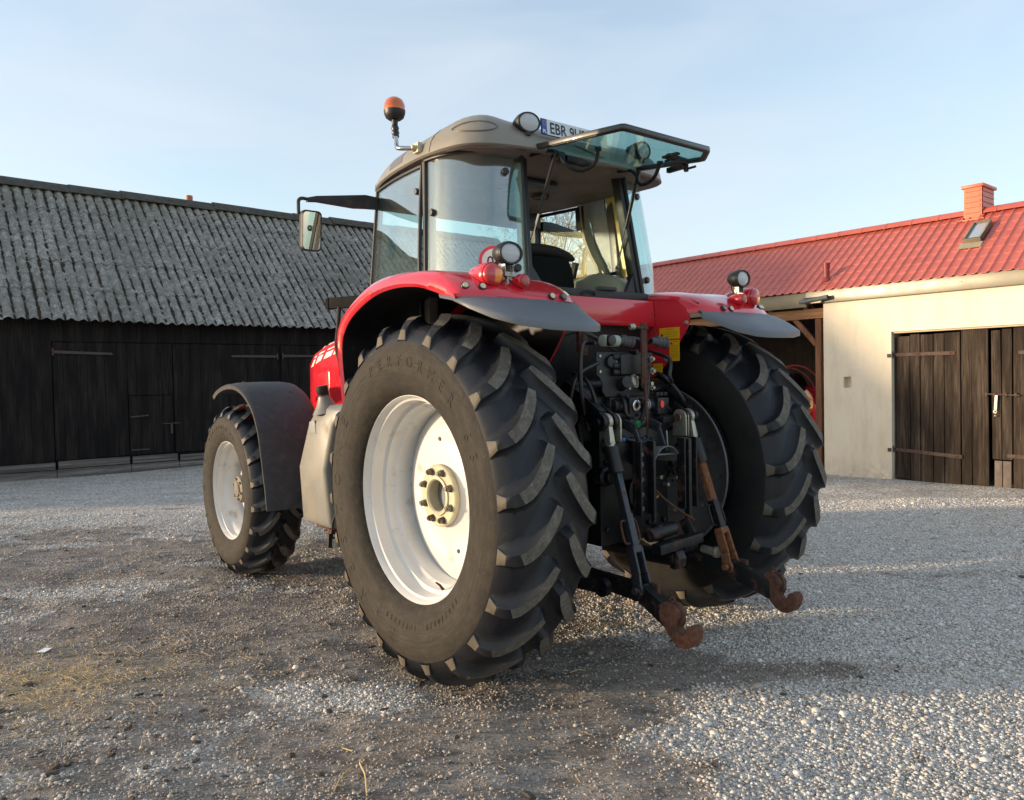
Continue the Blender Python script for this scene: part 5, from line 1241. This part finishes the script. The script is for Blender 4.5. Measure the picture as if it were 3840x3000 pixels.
m=MB();m.prism([(1.43,1.16),(1.54,1.16),(1.53,1.235),(1.45,1.245)],'y',.958,.9705);m.build('tank_label',A['interior_grey'],tk,bevel=.004)
m=MB();m.cbox((1.52,.80,.54),(.25,.18,.03));m.cbox((1.35,.88,.535),(.07,.10,.03));part(m,'tank_strap',A['rust_metal'],bevel=.004)
m=MB();m.tube(curve_pts([(1.22,.80,1.36),(1.10,.82,1.385),(1.0,.80,1.37)],8),.014,0,8);part(m,'fuel_hose',A['rubber_seal'])
m=MB();m.box(1.0,1.28,.55,.86,.62,1.36);part(m,'battery_box',A['black_plastic'],bevel=.03)
# access step
m=MB();pts=[]
c=(1.33,.83)
lp=[Vector((c[0]+.05*cos(a)*1.0,c[1]+.115*sin(a),.475)) for a in[2*PI*k/24 for k in range(24)]]
m.grid([[p+Vector((0,0,-.028)) for p in lp],[p+Vector((0,0,.02)) for p in lp],[Vector(c+(0,))+ (p-Vector(c+(0,)))*1 for p in[Vector(((q.x-c[0])*.88+c[0],(q.y-c[1])*.93+c[1],.497)) for q in lp]],[Vector(((q.x-c[0])*.86+c[0],(q.y-c[1])*.92+c[1],.47)) for q in lp]],closed=True)
for k in(-.07,-.035,0,.035,.07): m.bar((c[0]-.045,c[1]+k,.478),(c[0]+.045,c[1]+k+.01,.478),.005,.03)
for k in(-.04,.04): m.bar((c[0],c[1]-.1,.476),(c[0],c[1]+.1,.476),.005,.02)
sp=part(m,'access_step',A['zinc'],ang=40)
m=MB();m.tube([(1.33,.93,.48),(1.30,.93,.60),(1.10,.90,.95)],.006,0,6);m.tube([(1.24,.78,.48),(1.20,.80,.56),(1.0,.84,.80)],.006,0,6);m.bar((1.315,.945,.44),(1.31,.94,.53),.03,.01);m.bar((1.25,.75,.44),(1.25,.75,.57),.03,.01);m.build('step_strap',A['rubber_seal'],sp)
for s in(1,-1):
    P_=[(2.98,1.40),(2.87,1.447),(2.70,1.478),(2.50,1.478),(2.33,1.44),(2.20,1.375),(2.09,1.285),(2.01,1.16),(1.965,1.02),(1.925,.86),(1.895,.74),(1.875,.625)]
    m=MB();rows=[]
    for x,z in curve_pts([(a,0,b) for a,b in P_],30) and [(p.x,p.z) for p in curve_pts([(a,0,b) for a,b in P_],30)]:
        d=Vector((x-2.775,0,z-.675)).normalized()
        r=[]
        for y,h_ in((1.125,-.028),(1.13,-.005),(1.115,.004),(1.08,.006),(1.06,.012),(.90,.016),(.75,.014),(.70,.006),(.68,-.01),(.678,-.03)): r.append((x+d.x*h_,y*s,z+d.z*h_))
        rows.append(r)
    m.grid(rows);fm=part(m,'front_mudguard',A['mudguard_plastic'],solid=.006 if s<0 else -.006,ang=50)
    for x,y,z in((1.932,.93,.83),(2.60,1.02,1.488),(2.25,.80,1.41)):
        d=Vector((x-2.775,0,z-.675)).normalized();m=MB();m.lathe([(.014,0),(.013,.006),(0,.009)],(x+d.x*.012,y*s,z+d.z*.012),d,0,12);m.build('mudguard_bolt',A['rust_metal'],fm)
    m=MB();m.tube([(2.4,.45*s,.70),(2.4,.62*s,.9),(2.4,.68*s,1.35),(2.4,.80*s,1.44)],.02,0,8);m.build('mudguard_stay',A['black_steel'],fm)

# ---- rear linkage
S_=A['black_steel'];SW=A['black_steel_worn']
m=MB();m.box(-.42,-.2,-.26,.26,.62,1.30);m.box(-.36,-.1,-.34,.34,1.16,1.42);m.cyl((-.28,-.34,1.40),(-.28,.34,1.40),.075,0,20);m.cyl((-.42,0,.88),(-.47,0,.88),.10,0,24);m.box(-.46,-.25,-.20,.20,.95,1.22);m.box(-.2,.1,-.40,.40,.95,1.45)
for y in(-.22,-.1,.1,.22):
    for z in(.70,1.05,1.26): m.cyl((-.42,y,z),(-.435,y,z),.016,0,6)
part(m,'axle_housing',S_,bevel=.012)
# PTO stub and guard
m=MB();m.cyl((-.47,.02,.88),(-.58,.02,.88),.019,0,14);m.lathe([(.02,-.002),(.02,.004),(.009,.004),(.009,-.03)],(-.582,.02,.88),(-1,0,0),0,14);part(m,'pto_shaft',M_simple('brass',(.30,.17,.06),.4,.7))
m=MB();m.grid([[(-.48,.10*cos(a)-.02,1.0+.12*sin(a)),(-.62,.115*cos(a)-.03,1.0+.13*sin(a))] for a in[R(20+140*k/10) for k in range(11)]]);m.cbox((-.58,-.04,1.085),(.05,.30,.008),0,rx=.03);part(m,'pto_guard',M_simple('guard_grey',(.12,.125,.13),.5),solid=.005)
for s in(1,-1):
    # lift arm
    m=MB();m.bar((-.26,.34*s,1.42),(-.505,.335*s,1.285),.05,.115,w2=.05,h2=.085);
    for dy in(-.036,.040): m.bar((-.44,.312*s+dy,1.315),(-.515,.312*s+dy,1.268),.022,.085);m.cyl((-.518,.312*s+dy-.011,1.265),(-.518,.312*s+dy+.011,1.265),.044,0,20)
    m.cyl((-.518,.25*s,1.265),(-.518,.38*s,1.265),.02,0,12)
    part(m,'lift_arm',S_,bevel=.004)
    m=MB()
    yk=(.312-.062)*s
    pr=[(-.518+.045*cos(a),1.262+.045*sin(a)) for a in[R(180*k/10) for k in range(11)]]+[(-.563,1.165),(-.473,1.165)]
    m.prism(pr,'y',yk-.005,yk+.005);m.prism([(p[0],p[1]) for p in pr],'y',yk-.024,yk-.018) if s<0 else None
    m.cyl((-.518,yk-.02,1.262),(-.518,yk+.02,1.262),.024,1,16);m.cyl((-.54,yk-.022,1.268),(-.50,yk-.022,1.25),.006,0,6)
    part(m,'lift_pin_bracket',[A['zinc'],A['rust_metal']],bevel=.002)
    # lift rod
    top=Vector((-.518,.314*s,1.265));bot=Vector((-.775,.34*s,.50));d=(bot-top).normalized()
    P0=top+d*.13;P1=top+d*.26;P2=top+d*.47;P3=top+d*.63
    m=MB();m.lathe([(.044,-.013),(.044,.013)],top,(0,1,0),0,20);m.cyl(top-Vector((0,.013,0)),top+Vector((0,.013,0)),.044,0,20);m.bar(top+d*.03,top+d*.12,.026,.058,up=(1,0,0),w2=.036,h2=.036);m.cyl(top+d*.115,P0,.020,0,14)
    lr_=part(m,'lift_rod',A['zinc'],bevel=.003,label='left lift rod with grey-blue bar' if s>0 else 'right lift rod with rusty brown bar')
    m=MB();m.cyl(P0,P1,.036 if s>0 else .038,0,20);m.build('sleeve',A['black_plastic'],lr_,bevel=.003)
    m=MB();(m.bar(P1,P2,.034,.034,up=(1,0,0)) if s>0 else m.cyl(P1,P2,.028,0,6));m.build('threaded_bar',A['blue_steel'] if s>0 else A['rust_bar'],lr_,bevel=.002)
    m=MB();m.bar(P2-d*.01,P3,.042,.042,up=(1,0,0));m.build('clevis_block',A['blue_steel'] if s>0 else SW,lr_,bevel=.003)
    # slotted fork : two legs in the y direction
    m=MB();Q0=P3-d*.005;Q1=bot-d*.06
    for dy in(-.026,.026): m.bar(Q0+Vector((0,dy,0)),Q1+Vector((0,dy,0)),.014,.05,up=(1,0,0))
    for t_ in(0,.24,1.0): q=Q0.lerp(Q1,t_);m.bar(q-d*.010,q+d*.022,.060,.048,up=(1,0,0)) if t_<.1 else None
    for dy in(-.036,.036): m.bar(Q1+Vector((0,dy*.8,0)),bot+Vector((0,dy,-.01)),.014,.05,up=(1,0,0));m.cyl(bot+Vector((0,dy-.007,-.01)),bot+Vector((0,dy+.007,-.01)),.034,0,16)
    m.cyl(bot+Vector((0,-.065,-.01)),bot+Vector((0,.065,-.01)),.017,0,12)
    m.build('fork',A['blue_steel'] if s>0 else A['rust_bar'],lr_,bevel=.003)
    # two wire handles of the turnbuckle
    m=MB()
    for dy in(-1,1):
        o1=P2+d*.02;o2=P3-d*.03
        m.tube(curve_pts([o1+Vector((0,dy*.018,0)),o1+Vector((0,dy*.05,0))+d*.008,o2+Vector((0,dy*.052,0))-d*.012,o2+Vector((0,dy*.018,0))],10),.0055,0,8)
    m.build('turn_handle',A['rust_metal'] if s>0 else S_,lr_)
    # lower link
    m=MB();F0=Vector((-.12,.27*s,.47));J=Vector((-.80,.345*s,.475));K=Vector((-1.0,.383*s,.395));
    m.bar(F0,J,.035,.075,w2=.04,h2=.09);m.bar(J-Vector((-.02,0,0)),K,.045,.09,w2=.045,h2=.095);m.cyl(J+Vector((.03,-.05,.0)),J+Vector((.03,.05,.0)),.035,0,14)
    ll=part(m,'lower_link',SW,bevel=.006,label='left lower link' if s>0 else 'right lower link')
    # claw hook, profile in x-z
    pr=[(-.94,.475),(-.985,.492),(-1.03,.488),(-1.062,.462),(-1.070,.435),(-1.056,.412),(-1.045,.385),(-1.052,.360),(-1.072,.345),(-1.092,.348),(-1.104,.365),(-1.112,.392),(-1.135,.405),(-1.165,.398),(-1.172,.37),(-1.165,.335),(-1.143,.300),(-1.108,.280),(-1.068,.278),(-1.03,.296),(-.995,.33),(-.96,.37),(-.935,.41)]
    sc_=1.0
    pr=[(-.93+(a+.93)*.86,.445+(b-.445)*.86) for a,b in pr]
    m=MB();yc=.388*s
    m.prism(pr,'y',yc-.030,yc+.030);
    hk=m.build('claw_hook',A['rust_hook'],ll,bevel=.007,ang=40)
    m=MB();m.prism([(-.93+(a+.93)*.86,.445+(b-.445)*.86) for a,b in [(-1.0,.482),(-1.03,.500),(-1.055,.494),(-1.078,.45),(-1.08,.405),(-1.066,.38),(-1.056,.40),(-1.058,.44)]],'y',yc-.010,yc+.012);m.tube(curve_pts([(-.975,yc,.47),(-.98,yc,.503),(-1.0,yc,.505),(-1.012,yc,.48)],8),.006,0,6);m.build('hook_latch',A['rust_metal'],ll,bevel=.003)
    m=MB();m.cbox((-.80,.345*s-.045,.475),(.075,.02,.09));m.cyl((-.79,.345*s-.07,.46),(-.79,.345*s-.03,.46),.026,0,14);m.tube(curve_pts([(-.80,.345*s-.06,.46),(-.82,.345*s-.085,.44),(-.80,.345*s-.075,.41),(-.785,.345*s-.06,.43)],8),.005,0,6);m.build('link_pin',A['rust_metal'],ll,bevel=.004)
    # stabiliser
    m=MB();m.cyl((-.15,.50*s,.50),(-.42,.43*s,.47),.018,0,10);m.cyl((-.42,.43*s,.47),(-.55,.40*s,.465),.030,0,12);m.lathe([(.02,-.02),(.045,-.018),(.045,.018),(.02,.02)],(-.56,.39*s,.465),(0,1,0),0,16,closed=True);part(m,'stabiliser',SW)
    # vertical hitch guide
    m=MB();y0=.165*s
    m.box(-.62,-.605,y0-.055,y0+.055,.80,1.165) if s>0 else None
    m.box(-.66,-.62,y0-.052,y0-.042,.80,1.165);m.box(-.66,-.62,y0+.042,y0+.052,.80,1.165);m.box(-.622,-.610,y0-.052,y0+.052,.80,1.165)
    m.box(-.655,-.625,y0-.012,y0+.012,.58,1.16) if s<0 else m.box(-.665,-.645,y0-.052,y0-.035,.76,1.165)
    g_=part(m,'hitch_guide',SW,bevel=.003)
    if s>0:
        m=MB()
        for z in(1.10,1.05,.975,.90,.83): m.cyl((-.618,y0+.005,z),(-.6265,y0+.005,z),.012,0,14)
        m.build('guide_hole',M_simple('hole_grey',(.10,.11,.12),.5),g_)
    m=MB();m.bar((-.56,.09*s+.06,1.22),(-.60,.09*s+.05,1.10),.014,.022);m.bar((-.48,.09*s+.06,1.25),(-.57,.09*s+.06,1.22),.02,.05);part(m,'pull_rod',A['blue_steel'],bevel=.003)
# drawbar and pick-up hook
m=MB();m.cyl((-.66,.17,.70),(-.66,-.02,.715),.035,0,18);m.bar((-.70,.16,.635),(-.70,-.17,.655),.06,.05);m.bar((-.62,-.15,.74),(-.68,-.17,.62),.03,.06);m.cyl((-.62,-.12,.60),(-.62,-.22,.60),.035,0,14);m.bar((-.2,0,.56),(-.70,0,.57),.08,.05);part(m,'drawbar_frame',SW,bevel=.006)
m=MB();m.prism([(-.58,.63),(-.66,.635),(-.71,.615),(-.735,.575),(-.73,.535),(-.70,.512),(-.668,.52),(-.675,.545),(-.69,.565),(-.67,.585),(-.58,.585)],'y',-.03,.03);part(m,'pickup_hook',SW,bevel=.008)
m=MB();m.cyl((-.62,-.30,.56),(-.70,-.30,.555),.022,0,14);m.cyl((-.70,-.30,.555),(-.72,-.30,.555),.03,0,14);part(m,'link_ball',A['zinc'],bevel=.003)
# hydraulic valve blocks and couplers
X=-.40
def fx(y,z,x=X): return (x,y,z)
m=MB();m.prism([(.255,1.615),(-.165,1.615),(-.165,1.50),(-.145,1.485),(-.145,1.405),(-.12,1.385),(.19,1.385),(.215,1.41),(.215,1.455),(.235,1.485),(.255,1.50)],'x',X-.004,X+.004);vp=part(m,'coupler_plate',M_simple('plate_dark',(.028,.03,.033),.5,.2),bevel=.001)
m=MB()
for z in(1.59,1.545,1.51):
    m.cyl((X-.02,.16,z),(X-.02,-.11,z),.018,0,10)
m.cbox((X-.02,.02,1.55),(.05,.20,.10));m.cyl((X-.004,.17,1.565),(X-.03,.17,1.565),.030,0,20);m.cyl((X-.004,-.08,1.44),(X-.03,-.08,1.44),.034,0,20);m.cyl((X,.08,1.44),(X-.07,.10,1.46),.032,0,18);m.build('socket',A['black_plastic'],vp,bevel=.004)
for y,z in((.235,1.595),(.235,1.515),(.15,1.510),(.13,1.60),(.02,1.425),(.05,1.425)): m=MB();m.cyl((X-.004,y,z),(X-.012,y,z),.008,0,6);m.build('bolt',A['zinc'],vp)
for y,z,r in((-.145,1.58,.016),(-.15,1.515,.019),(-.145,1.425,.014)): m=MB();m.cyl((X-.004,y,z),(X-.02,y,z),r,0,6);m.cyl((X-.02,y,z),(X-.035,y,z),r*.6,0,10);m.build('bolt',A['zinc'],vp)
m=MB();m.lathe([(.036,0),(.036,.012),(.030,.012),(.030,0)],(X-.06,.045,1.462),(-1,-.3,.2),0,20);m.build('socket_ring',A['zinc'],vp)
m=MB();m.cyl((X-.02,.135,1.55),(X-.024,.135,1.55),.022,0,20);m.build('socket_flap',M_simple('flap',(.22,.24,.26),.4),vp)
m=MB();m.cbox((X-.045,.018,1.465),(.003,.048,.046));m.build('paper_label',A['plate_white'],vp)
def coupler(c,d_,name='hydraulic_coupler'):
    c=Vector(c);d_=Vector(d_).normalized();m=MB()
    m.lathe([(.012,-.05),(.020,-.048),(.022,-.01),(.028,-.005),(.028,.012),(.024,.016),(.030,.022),(.030,.034),(.022,.038),(.032,.046),(.034,.056),(.022,.06),(0,.058)],c,d_,0,12);m.cbox(c+Vector((0,0,.026)),(.02,.03,.012));return part(m,name,M_simple('cast_grey',(.075,.07,.07),.6,.2,bump=.6,bscale=60),bevel=.001)
coupler((X-.03,.085,1.672),(-.15,-1,-.12));coupler((X-.03,-.185,1.672),(-.15,-1,-.12))
m=MB();m.cyl((X-.03,.24,1.672),(X-.03,.13,1.672),.030,0,20);part(m,'air_cylinder',M_simple('pale_green',(.30,.34,.28),.45),bevel=.003)
m=MB();m.cyl((X-.034,.21,1.672),(X-.075,.21,1.672),.028,0,18);part(m,'round_cap',A['rubber_seal'],bevel=.003)
m=MB();m.bar((X-.09,-.005,1.765),(X-.09,-.005,1.45),.010,.042,up=(0,1,0));m.bar((X-.092,-.004,1.50),(X-.10,-.020,1.14),.008,.016,up=(0,1,0));m.cyl((X-.09,.085,1.742),(X-.09,-.035,1.738),.009,0,10);m.lathe([(.016,0),(.018,.02),(.010,.03)],(X-.09,.07,1.742),(0,1,0),1,14);part(m,'control_lever',[A['rust_metal'],A['zinc']],bevel=.001)
m=MB()
for z in(1.335,1.235): m.cyl((X,.15,z),(X,-.19,z),.036,0,18);m.cbox((X-.01,.035,z),(.09,.07,.085));m.cbox((X-.01,-.20,z-.01),(.08,.09,.09))
m.box(X,X+.1,-.2,.16,1.19,1.38)
for y in(-.17,-.20,-.235): m.cyl((X-.03,y,1.38),(X-.03,y,1.40),.014,0,12);m.cyl((X-.05,y,1.26),(X-.09,y,1.25),.02,0,12)
vb_=part(m,'valve_block',A['black_plastic'],bevel=.005)
m=MB();m.lathe([(.030,0),(.030,.012),(.024,.014),(.020,.006),(.015,.006),(.014,.012)],(X-.056,.03,1.335),(-1,0,0),0,20);m.build('valve_port',A['chrome'],vb_)
m=MB();m.cyl((X-.056,.02,1.238),(X-.068,.02,1.238),.020,0,18);m.build('valve_cap',A['green_cap'],vb_)
m=MB();m.lathe([(.020,0),(.020,.008),(0,.009)],(X-.052,-.18,1.335),(-1,0,0),0,18,squash=(1,.7));m.build('valve_cap',A['pink_cap'],vb_)
m=MB()
for z in(1.335,1.238):
    for y in(-.085,-.10,-.115): m.cyl((X,y,z),(X,y+.009,z),.0365,0,18)
m.build('band_label',M_simple('band_grey',(.25,.28,.28),.5),vb_)
# hoses
hs_=[[(X,.24,1.56),(X-.02,.40,1.50),(X-.01,.44,1.40),(-.35,.40,1.30)],[(X+.02,.30,1.66),(X-.03,.37,1.66),(X-.04,.40,1.60),(X-.04,.40,1.42),(-.42,.36,1.32),(-.42,.33,1.22)],
 [(X-.03,.15,1.20),(X-.08,.10,1.16),(X-.10,-.02,1.15),(X-.06,-.14,1.10),(-.44,-.12,1.0),(-.44,0,.98)],[(X-.02,.20,1.19),(X-.06,.23,1.15),(X-.02,.22,1.10)],
 [(-.55,.05,.95),(-.62,.0,.86),(-.66,-.10,.78),(-.68,-.16,.74)],[(-.38,.36,1.25),(-.44,.40,1.1),(-.42,.38,.98),(-.38,.34,.86)],[(X,.10,1.62),(X+.05,.3,1.72),(X+.1,.42,1.70)],[(X,-.16,1.67),(X+.02,-.05,1.69),(X,.02,1.68)]]
rr_=random.Random(12)
for k in range(9):
    y0_=rr_.uniform(-.30,.34);z0_=rr_.uniform(1.15,1.62);y1_=y0_+rr_.uniform(-.25,.25);z1_=z0_-rr_.uniform(.15,.5);xx_=-.40-rr_.uniform(-.03,.06)
    hs_.append([(-.30,y0_,z0_+.05),(xx_,y0_+.02,z0_),(xx_-.03,(y0_+y1_)/2+rr_.uniform(-.06,.06),(z0_+z1_)/2),(xx_,y1_,z1_+.05),(-.36,y1_,z1_)])
for i,h_ in enumerate(hs_):
    m=MB();m.tube(curve_pts(h_,16),.011 if i!=4 else .006,0,8);part(m,'hydraulic_hose',A['rubber_seal'] if i!=4 else A['rust_metal'])
for y_ in(-.05,.07):
    m=MB();m.prism([(-.40,1.20),(-.50,1.16),(-.535,1.10),(-.52,1.05),(-.46,1.03),(-.40,.98)],'y',y_-.008,y_+.008);m.cyl((-.50,y_-.02,1.09),(-.50,y_+.02,1.09),.016,0,12);part(m,'top_link_bracket',SW,bevel=.003)
for k in range(14):
    y_=rr_.uniform(-.3,.32);z_=rr_.uniform(.66,1.66);m=MB();m.cyl((-.40,y_,z_),(-.445-rr_.uniform(0,.02),y_,z_),rr_.uniform(.008,.014),0,6);m.build('fitting',A['zinc'] if k%3==0 else SW,vb_)
for y_,z_,r_ in((.24,.98,.05),(-.25,1.02,.045),(.22,1.25,.035)):
    m=MB();m.lathe([(r_,.0),(r_,.05),(r_*.7,.06),(r_*.7,.09),(0,.095)],(-.40,y_,z_),(-1,0,0),0,20);m.build('cast_boss',S_,vb_,bevel=.002)
m=MB();m.tube([(X-.05,-.22,1.19),(X-.06,-.225,1.02)],.006,0,6);part(m,'thin_rod',A['zinc'])
m=MB()
for y,z in((.16,1.165),(.06,1.158),(.0,1.158)): m.cyl((X-.085,y+.012,z),(X-.085,y-.012,z),.0125,0,10)
part(m,'hose_marker',M_simple('blue_mark',(.02,.12,.35),.4))
m=MB();m.box(-.36,-.33,.30,.325,1.62,1.78);m.box(-.36,-.352,.27,.33,1.60,1.80);part(m,'rusty_bracket',A['rust_metal'],bevel=.002)

# ------------------------------------------------------------------ camera, sun, sky
cam=bpy.data.cameras.new('camera');co=bpy.data.objects.new('camera',cam);COL.objects.link(co)
pitch,roll=.0262,-.0192
cp,sp_=cos(pitch),sin(pitch);f=Vector((0,cp,-sp_));u=Vector((0,sp_,cp));r=Vector((1,0,0));c_,s_=cos(roll),sin(roll)
r2=c_*r+s_*u;u2=-s_*r+c_*u
Mx=Matrix((r2,u2,-f)).transposed().to_4x4();Mx.translation=Vector((0,0,1.4818));co.matrix_world=Mx
cam.sensor_width=36;cam.lens=36*1640/2184;cam.clip_end=3000;cam.clip_start=.05
scene.camera=co
EL=R(6.2);lf=Vector((-cos(TA),-sin(TA),0));ff_=Vector((-sin(TA),cos(TA),0))
sd_=(lf*.829+ff_*.559).normalized()
sv=sd_*cos(EL)+Vector((0,0,sin(EL)))
sun=bpy.data.lights.new('sun','SUN');sun.energy=SUN_E;sun.angle=R(2.5);sun.color=(1,.77,.52)
so=bpy.data.objects.new('sun',sun);COL.objects.link(so);so.rotation_euler=(-sv).to_track_quat('-Z','Y').to_euler();so.location=(-10,0,20)
wd=bpy.data.worlds.new('World');scene.world=wd;wd.use_nodes=True;nt=wd.node_tree
bg=nt.nodes['Background'];sk=nt.nodes.new('ShaderNodeTexSky');sk.sky_type='NISHITA';sk.sun_disc=False;sk.sun_elevation=EL;sk.sun_rotation=math.atan2(sv.x,sv.y)
sk.air_density=1.0;sk.dust_density=DUST;sk.ozone_density=1.5;sk.altitude=100
# thin high cloud veil over the clear sky
tc=nt.nodes.new('ShaderNodeTexCoord');mp=nt.nodes.new('ShaderNodeMapping');mp.inputs['Scale'].default_value=(1.2,2.6,5);nt.links.new(tc.outputs['Generated'],mp.inputs[0])
nz_=nt.nodes.new('ShaderNodeTexNoise');nz_.inputs['Scale'].default_value=1.6;nz_.inputs['Detail'].default_value=5;nz_.inputs['Distortion'].default_value=.6;nt.links.new(mp.outputs[0],nz_.inputs['Vector'])
rp=nt.nodes.new('ShaderNodeMapRange');rp.inputs[1].default_value=.32;rp.inputs[2].default_value=.68;rp.inputs[3].default_value=.34;rp.inputs[4].default_value=.70;nt.links.new(nz_.outputs[0],rp.inputs[0])
mx_=nt.nodes.new('ShaderNodeMix');mx_.data_type='RGBA';nt.links.new(rp.outputs[0],mx_.inputs[0]);nt.links.new(sk.outputs[0],mx_.inputs[6]);mx_.inputs[7].default_value=(VEIL*.90,VEIL*.97,VEIL*1.07,1)
nt.links.new(mx_.outputs[2],bg.inputs[0]);bg.inputs[1].default_value=SKY_S
vs_=scene.view_settings;vs_.view_transform='Standard';vs_.look='None';vs_.exposure=EXPO;vs_.gamma=1
scene.render.resolution_x=1024;scene.render.resolution_y=800
scene.cycles.max_bounces=10;scene.cycles.transparent_max_bounces=16
